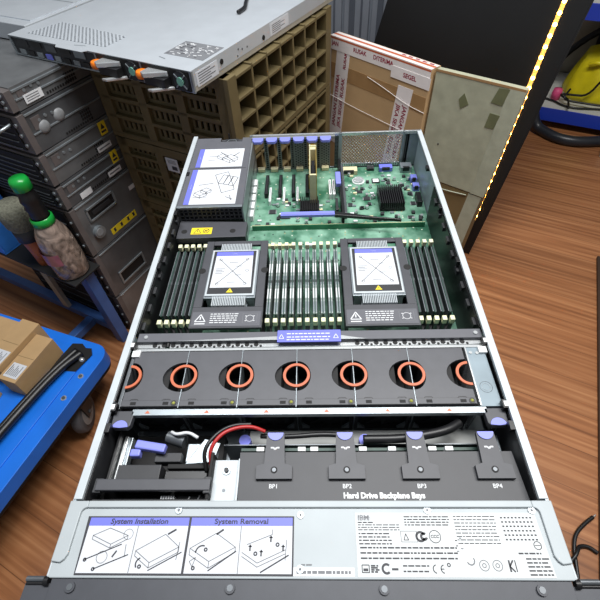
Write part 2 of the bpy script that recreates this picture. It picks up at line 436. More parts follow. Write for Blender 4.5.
# riser release lever, blue, with its black arm; second vertical retainer
m = MB(); m.box(-.046,.0475,.5365,.5465,.785,.790,'touch_blue'); m.box(-.044,.046,.538,.540,.7897,.7903,'label_blue'); m.build('riser_lever', srv, .0015, 'periwinkle blue lever')
m = MB(); m.prism([(.0475,.537),(.0475,.5475),(.12,.529),(.16,.523),(.16,.520)],.783,.789,'black'); m.build('lever_arm', srv, .0008)
m = MB(); m.box(.061,.066,.545,.72,ZM,.785,'black'); m.box(.066,.0715,.56,.715,ZM,.775,'steel_dark'); m.box(.0515,.056,.565,.60,ZM,.778,'dark_grey'); m.build('card_retainer', srv, .0006)
m = MB(); m.box(.0535,.0635,.628,.667,.781,.79,'touch_blue'); m.build('retainer_tab', srv, .0015, 'periwinkle blue touch tab')

# inner deck between the power supply and the processors
m = MB(); m.prism([(-.2115,.5085),(-.0985,.5025),(-.0985,.4665),(-.158,.4655),(-.2105,.4645)],.795,.806,'plate_grey')
for x,y in ((-.200,.481),(-.1205,.4805)): m.cyl((x,y,.806),(x,y,.8063),.0048,'matte_black',14)
m.build('baffle_deck', srv, .0006)
m = MB(); zz = .8062
m.prism([(-.1885,.4735),(-.1545,.4735),(-.1545,.4895),(-.1885,.4895)],zz,zz+.0002,'yellow')
m.poly([(-.184,.476),(-.178,.487),(-.172,.476),(-.184,.476)],.0009,zz+.0002,'ink'); m.line((-.178,.479),(-.178,.4835),.001,zz+.0002,'ink')
m.arc(-.164,.4815,.0045,.0055,0,2*PI,zz+.0002,zz+.0004,'ink'); m.line((-.168,.4785),(-.16,.4845),.001,zz+.0002,'ink'); m.line((-.166,.483),(-.162,.480),.0016,zz+.0002,'ink')
m.build('warning_label', srv, 0, 'yellow warning sticker')

# crossbar
m = MB(); m.box(-.2105,.2125,.2475,.2605,.818,.8275,'plate_light'); m.box(-.2105,.2125,.2412,.2475,.8145,.8225,'bright_steel')
m.prism([(-.17,.2475),(-.035,.2475),(-.035,.253)],.8275,.8285,'bright_steel'); m.prism([(.0415,.2535),(.0415,.2475),(.075,.2475)],.8275,.8285,'bright_steel')
for i in range(13):
    for sgn in (-1,1):
        x = sgn*(.062+i*.0115)
        if abs(x) > .19: continue
        m.cyl((x,.2449,.8222),(x,.2449,.8228),.0032,'matte_black',6); m.cyl((x+.0057,.2428,.8222),(x+.0057,.2428,.8227),.0018,'matte_black',6)
m.cyl((-.172,.2415,.8228),(-.172,.2475,.8228),.003,'black',8)
for x in (-.2,.205): m.cyl((x,.254,.8275),(x,.254,.829),.0025,'bright_steel',10)
m.build('crossbar', srv, .001)
m = MB(); m.box(-.0355,.0420,.2425,.2600,.8285,.8305,'label_blue')
for k,y in enumerate((.2545,.2495,.2455)):
    x = -.024
    while x < .028:
        w = random.uniform(.002,.006); m.line((x,y),(x+w,y),.0014,.8306,'print_white'); x += w+.0012
for x in (-.0305,.036): m.poly([(x-.003,.2475),(x,.2535),(x+.003,.2475),(x-.003,.2475)],.0008,.8306,'print_white')
m.build('crossbar_label', srv, .0008, 'blue label with small white print')

# fan cage
m = MB(); m.box(-.1915,.1925,.1505,.1575,.820,.8265,'steel')
for i in range(6):
    x = -.1745+i*.0655; m.prism([(x-.003,.1525),(x+.003,.1525),(x,.1562)],.8265,.8267,'orange_ring')
m.box(-.2105,.2105,.2345,.2365,ZM,.8265,'bright_steel'); m.box(-.2105,.2105,.2335,.237,.8255,.8275,'bright_steel')
m.build('fan_cage_rail', srv, .0005)
m = MB(); m.add([(.1865,.158,.8265),(.1865,.2335,.8265),(.2095,.2335,.8265),(.2105,.158,.8265),(.1885,.158,.815),(.1885,.2335,.815),(.2095,.2335,.815),(.2105,.158,.815)],[(3,2,1,0),(4,5,6,7),(0,1,5,4),(1,2,6,5),(2,3,7,6),(3,0,4,7)],'steel_blue')
m.arc(.199,.181,.004,.0045,0,2*PI,.8265,.8268,'steel'); m.arc(.199,.181,.0065,.007,0,2*PI,.8265,.8268,'steel_dark'); m.cyl((.1925,.226,.8265),(.1925,.226,.8275),.002,'bright_steel',10); m.cyl((.2,.2255,.8265),(.2,.2255,.8275),.002,'bright_steel',10)
m.box(.1865,.1882,.158,.2335,ZM,.8285,'bright_steel')
m.build('fan_cage_bracket', srv, .0006)
m = MB(); m.box(-.2115,-.2075,.158,.2335,ZM,.826,'steel_dark'); m.build('cage_end', srv, .0005)
for x in (-.2105,.202): m = MB(); m.box(x,x+.0095,.2245,.2335,.826,.830,'white'); m.build('cage_pad', srv, .0005, 'white pad')
for sx in (-1,1):
    m = MB(); x = sx*.2005
    m.prism([(x-.0115,.156),(x+.0115,.156),(x+.0105,.139),(x+.0075,.136),(x-.0075,.136),(x-.0105,.139)],.819,.8265,'plate_grey'); lt = m.build('cage_latch', srv, .001)
    m = MB(); m.arc(x,.136,.0002,.0085,.12,PI-.12,.8266,.8274,'touch_blue',14); m.build('touch_point', lt, 0, 'periwinkle blue touch point')
    m = MB(); m.box(x-.006,x+.006,.085,.137,.790,.8,'steel'); m.box(x-.002,x+.002,.085,.137,.8,.803,'bright_steel'); m.build('latch_rail', srv, .0008)

# front cover with its raised border, screws and printed labels
m = MB()
def rrect(x0,x1,y0,y1,r,n=6):
    pts = []
    for cx,cy,a in ((x1-r,y1-r,0),(x0+r,y1-r,PI/2),(x0+r,y0+r,PI),(x1-r,y0+r,3*PI/2)):
        pts += [(cx+r*math.cos(a+PI/2*i/n), cy+r*math.sin(a+PI/2*i/n)) for i in range(n+1)]
    return pts
m.box(-.2225,.2225,-.001,.0605,.829,.8325,'cover')
for x in (-1,1):
    a,b = sorted((x*.2235,x*.2215)); m.box(a,b,.0,.0575,ZB+.01,.8325,'rim')
# raised rim: back strip and two sides with a rounded inner corner
def rim_side(sx):
    pts = [(sx*.2225,.0605),(sx*.2225,.011),(sx*.2145,.010)]
    pts += [(sx*(.2065+.008*math.cos(t)), .018-.008*math.sin(t)) for t in [PI/2-i*PI/12 for i in range(0)]]
    pts += [(sx*.2115,.0125),(sx*.2095,.0165)]
    pts += [(sx*(.2045+.005*math.cos(i*PI/10)), .0495+.005*math.sin(i*PI/10)) for i in range(6)]
    pts += [(sx*.2045,.0605)]
    if sx > 0: pts = pts[::-1]
    m.prism(pts,.8325,.835,'cover')
rim_side(-1); rim_side(1)
m.box(-.2045,.2045,.0545,.0605,.8325,.835,'cover')
m.build('front_cover', srv, .0008)
for x,y in ((-.005,.0485),(.110,.0525),(-.118,.0525),(-.005,.006),(.203,.0525)):
    MB().cyl((x,y,.8325),(x,y,.8338),.0032,'steel',12).cyl((x,y,.8338),(x,y,.8340),.0013,'ink_grey',6).build('cover_screw', srv)
ZL = .8327
# left sticker with the installation drawings
m = MB()
m.prism([(-.1995,.001),(-.0108,.001),(-.0108,.0475),(-.2015,.0475)],ZL,ZL+.0002,'ink')
for x0,x1 in ((-.1985,-.1067),(-.1045,-.0122)):
    m.prism([(x0,.0025),(x1,.0025),(x1,.0462),(x0,.0462)],ZL+.0002,ZL+.0004,'paper')
    m.prism([(x0,.0395),(x1,.0395),(x1,.0462),(x0,.0462)],ZL+.0004,ZL+.0006,'label_blue')
    xm = (x0+x1)/2; m.line((xm,.0027),(xm,.0395),.0006,ZL+.0004,'ink_grey')
m.text('System Installation',.0062,'ink',T3((-.1525,.0429,ZL+.0007)),bold=.00012,xs=1.15,shear=.12)
m.text('System Removal',.0062,'ink',T3((-.0585,.0429,ZL+.0007)),bold=.00012,xs=1.2)
def drawing(x, style):
    z = ZL+.0004; w = .0006
    P = lambda *pts: m.poly([(x+a*.001, .0025+b*.001) for a,b in pts], w, z, 'ink_grey')
    D = lambda a,b,c_,d,ww=.0009: m.line((x+a*.001,.0025+b*.001),(x+c_*.001,.0025+d*.001),ww,z,'ink')
    if style == 0:
        P((6,29),(20,35),(38,29),(24,22),(6,29)); P((6,29),(6,26),(24,19),(24,22)); P((24,19),(38,26),(38,29)); m.arc(x+.038,.0025+.030,.004,.0044,0,2*PI,z,z+.0002,'ink_grey')
        D(4,10,34,22); D(14,3,42,14); m.arc(x+.019,.0145,.0044,.0049,0,2*PI,z,z+.0002,'ink_grey'); D(28,12,31,17,.0014); m.arc(x+.0045,.0125,.0006,.0016,0,2*PI,z,z+.0002,'ink'); m.arc(x+.014,.0055,.0006,.0016,0,2*PI,z,z+.0002,'ink'); P((39,12),(38,22))
    elif style == 1:
        P((2,17),(26,30),(40,20),(16,8),(2,17)); P((2,17),(2,13),(16,4),(16,8)); P((16,4),(40,16),(40,20)); D(28,30,35,34,.0016); D(16,2,43,16,.0009); m.arc(x+.009,.0095,.004,.0052,PI*.6,PI*1.2,z,z+.0002,'ink'); m.arc(x+.008,.0075,.0006,.0017,0,2*PI,z,z+.0002,'ink'); P((39,10),(40,24))
    elif style == 2:
        P((2,19),(24,31),(42,20),(20,9),(2,19)); P((2,19),(2,14),(20,4),(20,9)); P((20,4),(42,16),(42,20)); D(24,30,30,34,.0016); D(20,2,43,17,.001); m.arc(x+.013,.018,.005,.0062,PI*.4,PI*1.0,z,z+.0002,'ink'); m.arc(x+.016,.0205,.0006,.0017,0,2*PI,z,z+.0002,'ink'); P((3,9),(8,12),(6,5),(3,9)); m.arc(x+.007,.0065,.0006,.0017,0,2*PI,z,z+.0002,'ink')
    else:
        P((2,16),(16,8),(40,18)); P((2,13),(16,5),(40,15)); P((6,22),(28,30),(28,34)); P((40,10),(41,26)); D(19,1,43,14,.0011)
        for a,b in ((9,17),(19,13),(27,24),(38,17)): D(a,b,a,b+5,.0013); D(a-1.5,b+3.6,a+1.5,b+3.6)
        for a,b in ((14,15),(33,22)): m.arc(x+a*.001,.0025+b*.001,.0007,.0018,0,2*PI,z,z+.0002,'ink')
for k,x in enumerate((-.198,-.152,-.104,-.058)): drawing(x,k)
m.build('instruction_label', srv, 0, 'white instruction sticker with blue headings and line drawings')
# right regulatory label
m = MB(); m.prism([(.0435,.0008),(.2065,.0008),(.2045,.0505),(.0445,.0505)],ZL-.0001,ZL+.0001,'foil')
z = ZL+.0001
def rows(x0,x1,y0,y1,n,mm_='ink_grey',w=.0009):
    for i in range(n):
        y = y1-(y1-y0)*i/max(1,n-1); x = x0
        while x < x1-.001:
            L_ = min(random.uniform(.0015,.006),x1-x); m.line((x,y),(x+L_,y),w,z,mm_); x += L_+.0009
m.text('IBM',.0062,'ink',T3((.0466,.0462,z)),'LEFT',.00015,1.05)
for k in range(4): m.line((.046,.0446+k*.0011),(.0585,.0446+k*.0011),.0003,z+.0003,'paper')
rows(.0465,.060,.0425,.0425,1,'ink'); rows(.0465,.083,.0365,.0405,3,'ink',.0007); rows(.0465,.075,.0255,.0335,4,'ink',.001)
rows(.088,.128,.0405,.0472,4,'ink',.0009)
m.poly([(.0835,.027),(.0975,.027),(.0975,.0355),(.0835,.0355),(.0835,.027)],.0004,z,'ink_grey'); m.poly([(.0858,.0285),(.0878,.0335),(.0898,.0285),(.0858,.0285)],.0006,z,'ink')
m.arc(.1005,.0312,.0026,.0045,.4,2*PI-.3,z,z+.0002,'ink'); m.arc(.1035,.0312,.0014,.0034,PI*.3,PI*1.9,z,z+.0002,'ink')
m.arc(.113,.0312,.0046,.0052,0,2*PI,z,z+.0002,'ink'); m.text('CCC',.0035,'ink',T3((.113,.0312,z)),bold=.0001)
rows(.047,.13,.0145,.0225,3,'ink',.0012)
m.poly([(.0475,.004),(.0535,.004),(.0535,.0095),(.0475,.0095),(.0475,.004)],.0007,z,'ink'); m.line((.0485,.006),(.0525,.006),.002,z,'ink'); rows(.055,.062,.0045,.009,4,'ink',.0012)
m.arc(.068,.0068,.0024,.0042,PI*.25,PI*1.75,z,z+.0002,'ink'); rows(.0725,.079,.0065,.0065,1,'ink',.0016); rows(.082,.104,.005,.009,2,'ink',.0011)
for x in (.110,.1165): m.arc(x,.0068,.0026,.0034,PI*.55,PI*1.45,z,z+.0002,'ink')
m.line((.1135,.0068),(.1162,.0068),.0007,z,'ink'); m.arc(.1205,.0098,.0008,.0016,0,2*PI,z,z+.0002,'ink')
for k in range(6): m.line((.1295+k%2*.004,.02+k*.002),(.1315+k%2*.004,.02+k*.002),.0008,z,'ink_grey')
rows(.132,.1685,.026,.0475,9,'ink',.0007)
m.arc(.131,.025,.0008,.0036,0,2*PI,z,z+.0002,'print_white')
for r_ in range(6):
    for c_ in range(9): m.line((.1735+c_*.0032,.0465-r_*.0035),(.1752+c_*.0032,.0465-r_*.0035),.0012,z,'ink')
m.arc(.199,.0245,.0028,.0034,0,2*PI,z,z+.0002,'ink'); m.line((.1965,.0245),(.2015,.0245),.0005,z,'ink')
m.arc(.1385,.0115,.0026,.0042,PI*.1,PI*1.3,z,z+.0002,'print_white'); m.arc(.1395,.013,.0026,.0036,PI*1.1,PI*2.2,z,z+.0002,'ink_grey')
for x in (.150,.161): m.arc(x,.0095,.0036,.0042,0,2*PI,z,z+.0002,'ink_grey'); m.arc(x,.0095,.0012,.0018,0,2*PI,z,z+.0002,'ink_grey')
m.line((.171,.005),(.171,.0135),.0014,z,'ink'); m.line((.171,.009),(.1745,.0135),.0012,z,'ink'); m.line((.171,.009),(.1745,.005),.0012,z,'ink'); m.line((.176,.005),(.176,.0135),.0008,z,'ink')
rows(.186,.205,.003,.0145,5,'ink',.0011); rows(.181,.2,.0185,.0185,1,'ink',.0012)
m.build('regulatory_label', srv, 0, 'white sticker of small regulatory print and marks')
m = MB(); m.prism([(-.011,.001),(.041,.001),(.041,.0075),(-.011,.0075)],ZL-.0001,ZL+.0001,'print_white'); z = ZL+.0001; rows(-.008,.038,.004,.004,1,'ink_grey',.0022); rows(-.004,.006,.0095,.0095,1); m.build('serial_strip', srv, 0, 'narrow strip of printed characters')

# front bezel : dark top strip with vents, mounting ears and release handles
m = MB(); m.box(-.2185,.2185,-.05,.0,ZB,.8305,'bezel_grey')
for sx in (-1,1):
    a,b = sorted((sx*.2185,sx*.2415)); m.box(a,b,-.05,-.0045,ZB,.8285,'bezel_grey')
for i in range(26): m.box(-.2+i*.016,-.191+i*.016,-.021,-.0165,.8304,.8307,'matte_black')
m.build('front_bezel', srv, .0008)
for x in (-.2,-.0635,.0645,.192): MB().cyl((x,-.0075,.8305),(x,-.0075,.8325),.0042,'bezel_grey',14).cyl((x,-.0075,.8325),(x,-.0075,.833),.0026,'steel_dark',10).build('bezel_screw', srv)
for sx in (-1,1):
    m = MB(); m.cyl((sx*.222,-.0015,.830),(sx*.2405,-.0015,.830),.0022,'steel_dark',10); m.cyl((sx*.2205,-.003,.830),(sx*.2245,-.003,.830),.0038,'black',10); m.cyl((sx*.2225,-.0045,.8285),(sx*.2405,-.0045,.8285),.0015,'black',8); m.tube([(sx*.2185,.0105,.826),(sx*.2205,.004,.827),(sx*.2215,-.002,.829)],.0013,'black'); m.build('release_handle', srv)

# media bay at the front left
m = MB(); m.box(-.2075,-.0945,.061,.0645,ZB+.002,.826,'black'); m.box(-.2075,-.2035,.061,.153,ZB+.002,.81,'black'); m.box(-.0975,-.0945,.064,.11,ZB+.002,.826,'matte_black'); m.box(-.2035,-.0975,.0645,.152,ZB+.002,.768,'matte_black'); m.box(-.195,-.150,.0855,.101,.768,.816,'dark_grey'); m.box(-.146,-.102,.0855,.096,.768,.812,'black'); m.build('media_bay', srv, .0008)
m = MB(); m.box(-.2065,-.0935,.0715,.0825,.823,.829,'plate_grey'); m.box(-.2095,-.2015,.07,.084,.820,.8265,'dark_grey'); m.box(-.1,-.0935,.069,.085,.818,.828,'dark_grey'); m.build('bay_strap', srv, .0008)
m = MB(); m.box(-.198,-.148,.062,.07,.80,.808,'dark_grey'); m.box(-.1445,-.131,.062,.0705,.8,.8145,'print_white')
for i in range(5): m.box(-.143+i*.0025,-.142+i*.0025,.062,.0705,.8145,.8147,'ink_grey')
for i,(a,b) in enumerate(((-.124,.066),(-.118,.0685),(-.112,.0655),(-.108,.0695))): m.line((a,b-.002),(a+.002,b+.002),.0012,.8122,'print_white')
m.box(-.128,-.1,.0625,.071,.8,.812,'black'); m.build('ribbon_tray', srv)
m = MB(); m.cbox((-.1645,.1185,.818),(.033,.009,.008),'touch_blue',Matrix.Rotation(-.16,3,'Z')); m.cbox((-.180,.1125,.815),(.011,.008,.009),'touch_blue'); m.build('media_release', srv, .0015, 'periwinkle blue release lever')
m = MB(); m.box(-.16,-.132,.1045,.1145,.80,.813,'dark_grey'); m.cyl((-.155,.137,.80),(-.135,.131,.80),.007,'steel_dark'); m.box(-.13,-.098,.108,.128,.79,.803,'steel'); m.prism([(-.13,.105),(-.1,.107),(-.094,.128),(-.112,.133)],.803,.8045,'steel'); m.box(-.145,-.10,.098,.103,.8,.812,'matte_black'); m.build('bay_bracket', srv, .0008)
m = MB(); m.box(-.0945,-.0690,.0645,.1055,.812,.815,'rim'); m.cyl((-.0815,.0945,.815),(-.0815,.0945,.8165),.0042,'steel',14); m.cyl((-.0815,.0945,.8165),(-.0815,.0945,.819),.0024,'dark_grey',10); m.cyl((-.0822,.0755,.815),(-.0822,.0755,.8156),.0016,'steel_dark',10); m.box(-.0695,-.0675,.0645,.1055,.79,.8195,'rim'); m.build('mounting_plate', srv, .0004)
# narrow backplane boards behind the black cover
m = MB(); m.box(-.07,.2,.1175,.1205,ZB+.002,.808,'dimm_green'); m.box(-.09,.2,.1245,.1255,.76,.806,'steel_dark'); m.box(-.065,.20,.1285,.1475,.786,.790,'bracket_grey'); m.build('backplane_board', srv)
for x in (-.048,-.005,.008,.058,.088,.129,.146,.19): MB().box(x-.004,x+.004,.1128,.1172,.812,.820,'white').build('backplane_clip', srv, .0004)
for x in (-.068,.063):
    m = MB(); m.cyl((x,.1315,.79),(x,.1315,.803),.0065,'label_blue',12); m.build('drive_plug', srv, 0, 'blue plug')

# wiring inside
def cable(path, r, mm_, label, cat='cable', name='cable'):
    return tag(MB().tube(path, r, mm_).build(name), label, cat)
cable([(-.098,.098,.812),(-.1,.112,.826),(-.09,.128,.828),(-.075,.136,.826),(-.058,.139,.822),(-.045,.136,.815)],.0021,'wire_red','red wire curling beside the steel mounting plate with one screw')
cable([(-.103,.095,.812),(-.107,.113,.824),(-.094,.132,.824),(-.078,.141,.822),(-.06,.143,.818)],.0022,'black','black wire curling just outside the red wire by the media bay')
cable([(.06,.128,.812),(.1,.127,.815),(.125,.130,.817),(.15,.136,.816),(.165,.146,.812)],.005,'black','thick black sleeved cable running between the fan row and drive bay cover',)
cable([(-.15,.14,.806),(-.142,.134,.813),(-.13,.138,.811),(-.118,.131,.812)],.0018,'print_white','short white wire at the blue release lever in the media bay')
cable([(-.05,.134,.808),(-.02,.131,.812),(.02,.135,.811),(.05,.131,.812)],.0028,'black','thin black cable lying behind the first two drive bay latches')

# ------------------------------------------------------------------ drive bay cover
hd = thing('drive_bay_cover', 'dark grey drive bay cover with four tabs and white lettering, behind the silver front lid', 'cover', (.07,.088,ZB+.004))
m = MB(); m.prism([(-.0665,.0625),(.2105,.0625),(.2075,.1115),(-.0685,.1115)],.816,.820,'plate_dark'); m.box(-.0665,.2055,.0625,.066,ZB+.004,.816,'plate_grey'); m.box(-.0665,.2055,.106,.110,ZB+.004,.816,'plate_grey')
m.text('Hard Drive Backplane Bays',.0072,'white',T3((.0745,.0688,.8201)),bold=.0003,xs=.98)
for i in range(4): m.text('BP%d'%(i+1),.0058,'print_white',T3((-.0325+i*.0722,.0775,.8201)),bold=.00008)
m.build('cover_plate', hd, .0006)
for i in range(4):
    x = -.0322+i*.0722
    m = MB(); m.prism([(x-.018,.0835),(x+.018,.0835),(x+.018,.0962),(x+.0105,.0985),(x+.009,.130),(x-.009,.130),(x-.0105,.0985),(x-.018,.0962)],.820,.8245,'plate_grey')
    m.cyl((x,.092,.8245),(x,.092,.8249),.0034,'matte_black',14); m.cyl((x,.092,.8249),(x,.092,.8253),.002,'steel_dark',10); m.poly([(x-.0045,.1145),(x-.0015,.1145),(x,.1125),(x+.0015,.1145),(x+.0045,.1145)],.0016,.8245,'print_white')
    lt = m.build('latch', hd, .0008)
    MB().arc(x,.1302,.0002,.0082,PI,2*PI,.8246,.8256,'touch_blue',14).build('touch_point', lt, 0, 'periwinkle blue touch point')

# ------------------------------------------------------------------ fan modules
FW = .0652
def notch_outline(x0,x1,y0,y1,yc,r):
    pts = [(x0,y0),(x1,y0)]
    pts += [(x1-r*1.25*math.sin(PI*i/14), yc-r*math.cos(PI*i/14)) for i in range(15)]
    pts += [(x1,y1),(x0,y1)]
    pts += [(x0+r*.8*math.sin(PI*i/14), yc+r*math.cos(PI*i/14)) for i in range(15)]
    return pts
ORD = ('first','second','third','fourth','fifth','sixth','seventh')
def make_fan(x, label):
    t = thing('fan_module', label, 'fan', (x,.196,ZM+.0006), 'cooling fan modules in the row across the server')
    h = FW/2-.0007; x0, x1 = x-h, x+h
    m = MB(); m.prism(notch_outline(x0,x1,.160,.2325,.1975,.0195),.8235,.8275,'fan_grey')
    m.box(x0,x1,.160,.1672,.8275,.8283,'fan_grey'); m.line((x0,.1674),(x1,.1674),.0006,.8276,'black'); m.line((x0+.001,.1603),(x1-.001,.1603),.0006,.8284,'black')
    for xx in (x-.0185,x+.018): m.box(xx-.0032,xx+.0032,.1618,.1655,.8282,.8285,'matte_black'); m.poly([(xx-.005,.1674),(xx-.0035,.169),(xx+.0035,.169),(xx+.005,.1674)],.0006,.8276,'black')
    m.build('top_plate', t, .0004)
    m = MB(); m.box(x0+.012,x1-.017,.172,.2315,ZM+.001,.8235,'matte_black'); m.box(x0+.0004,x1-.0004,.2185,.232,ZM+.001,.8235,'dark_grey'); m.box(x0+.0004,x1-.0004,.1675,.176,ZM+.001,.8235,'dark_grey'); m.box(x0+.001,x1-.001,.176,.219,ZM+.001,.79,'matte_black')
    # open front frame
    cz = .791; m.box(x0+.0004,x1-.0004,.1608,.1675,.8185,.8235,'black'); m.box(x0+.0004,x1-.0004,.1608,.1675,ZM+.001,.766,'black'); m.box(x0+.0004,x0+.004,.1608,.1675,.766,.8185,'dark_grey'); m.box(x1-.004,x1-.0004,.1608,.1675,.766,.8185,'dark_grey')
    for sx in (-1,1):
        for sz in (-1,1): m.add([(x+sx*h*.98,.1612,cz+sz*.027),(x+sx*h*.55,.1612,cz+sz*.027),(x+sx*h*.98,.1612,cz+sz*.009),(x+sx*h*.98,.1642,cz+sz*.027),(x+sx*h*.55,.1642,cz+sz*.027),(x+sx*h*.98,.1642,cz+sz*.009)],[(0,1,2),(3,5,4),(0,3,4,1),(1,4,5,2),(2,5,3,0)],'steel')
    m.build('housing', t)
    m = MB(); m.cyl((x,.1635,cz),(x,.1672,cz),.0095,'dark_grey',16)
    for k in range(7):
        a = 2*PI*k/7; R_ = Matrix.Rotation(a,4,'Y'); q = [R_ @ Vector(p) for p in ((-.002,.1662,.009),(.005,.164,.009),(.0095,.164,.0235),(-.004,.1668,.0238))]
        m.add([(p.x+x,p.y,p.z+cz) for p in q]+[(p.x+x,p.y+.0008,p.z+cz) for p in q],[(0,1,2,3),(7,6,5,4),(0,4,5,1),(1,5,6,2),(2,6,7,3),(3,7,4,0)],'dark_grey')
    m.build('rotor', t)
    m = MB(); m.arc(x0-.0007,.1972,.0123,.0154,-PI/2,PI/2,.8277,.8297,'orange_ring',16); m.build('finger_ring', t, 0, 'orange half ring')
    m = MB(); m.arc(x1+.0007,.1972,.0123,.0154,PI/2,1.5*PI,.8277,.8297,'orange_ring',16); m.build('finger_ring', t, 0, 'orange half ring')
    m = MB(); m.lathe([(.0019,0),(.0019,.0008),(.0013,.0016),(.0002,.0019)],'olive',10,(x+.0272,.1637,.8283)); m.cyl((x+.0272,.1637,.8283),(x+.0272,.1637,.8289),.0034,'black',12); m.build('status_light', t)
    return t
xs = [-.2068+FW/2+i*FW for i in range(6)]
fl = ['first of the six grey fan modules counted from the left, at the blue trolley side',
      'second of the six grey fan modules from the left', 'third of the six grey fan modules from the left',
      'fourth of the six grey fan modules from the left', 'fifth of the six grey fan modules from the left',
      'sixth grey fan module, last on the right beside the bare steel bracket']
fan = make_fan(xs[0], fl[0])
for i in range(1,6): dup(fan, T3((xs[i],.196,ZM+.0006)), fl[i])
for i in range(1,6):
    m = MB(); m.box(xs[i]-FW/2-.0004,xs[i]-FW/2+.0004,.1585,.2335,ZM,.8279,'steel'); m.build('fan_divider', srv)

# ------------------------------------------------------------------ memory modules
def make_dimm(x, label, group, body):
    t = thing('memory_module', label, 'memory module', (x,.378,ZM+.0006), group)
    m = MB(); m.box(x-.0008,x+.0008,.3115,.4445,ZM+.004,.7975,'dimm_green'); m.build('circuit_board', t)
    m = MB(); m.box(x-.0027,x+.0027,.3135,.4425,.768,.7965,body)
    if body == 'dimm_dark':
        m.box(x-.0027,x-.0018,.3135,.4425,.7965,.7972,'steel'); m.box(x-.0031,x+.0031,.372,.377,.778,.7970,'steel_dark')
    else:
        for k in range(5): m.box(x-.0028,x+.0026,.316+k*.0255,.335+k*.0255,.7965,.7969,'print_white' if k%2 else 'steel')
        m.box(x-.0030,x+.0030,.372,.377,.778,.7974,'dimm_dark')
    m.build('heat_spreader', t, .0003)
    m = MB(); m.box(x-.0033,x+.0033,.3005,.4555,ZM+.0006,.768,'black'); m.build('socket', t)
    for y0,y1,sg in ((.2965,.306,-1),(.450,.4595,1)):
        m = MB(); m.box(x-.0030,x+.0030,y0+.001,y1-.001,.7895,.7985,'cream'); m.box(x-.002,x+.002,y0+.002,y1-.002,.768,.7895,'dark_grey'); m.build('latch', t, .0006, 'cream plastic latch')
    return t
def bank(xs_, desc, group, body):
    first = None
    for i,x in enumerate(xs_):
        l = desc(i)
        if first is None: first = make_dimm(x, l, group, body)
        else: dup(first, T3((x,.378,ZM+.0006)), l)
N10 = ('first','second','third','fourth','fifth','sixth','seventh','eighth','ninth','tenth')
bank([-.2035+i*.0102 for i in range(5)], lambda i: '%s memory module from the left in the dark bank left of both processors'%N10[i], 'memory modules left of the processors', 'dimm_dark')
bank([-.0545+i*.01095 for i in range(10)], lambda i: '%s silver memory module from the left in the bank between the two processors'%N10[i], 'memory modules between the processors', 'dimm_silver')
bank([.1535+i*.0104 for i in range(5)], lambda i: '%s memory module from the left in the dark bank right of both processors'%N10[i], 'memory modules right of the processors', 'dimm_dark')

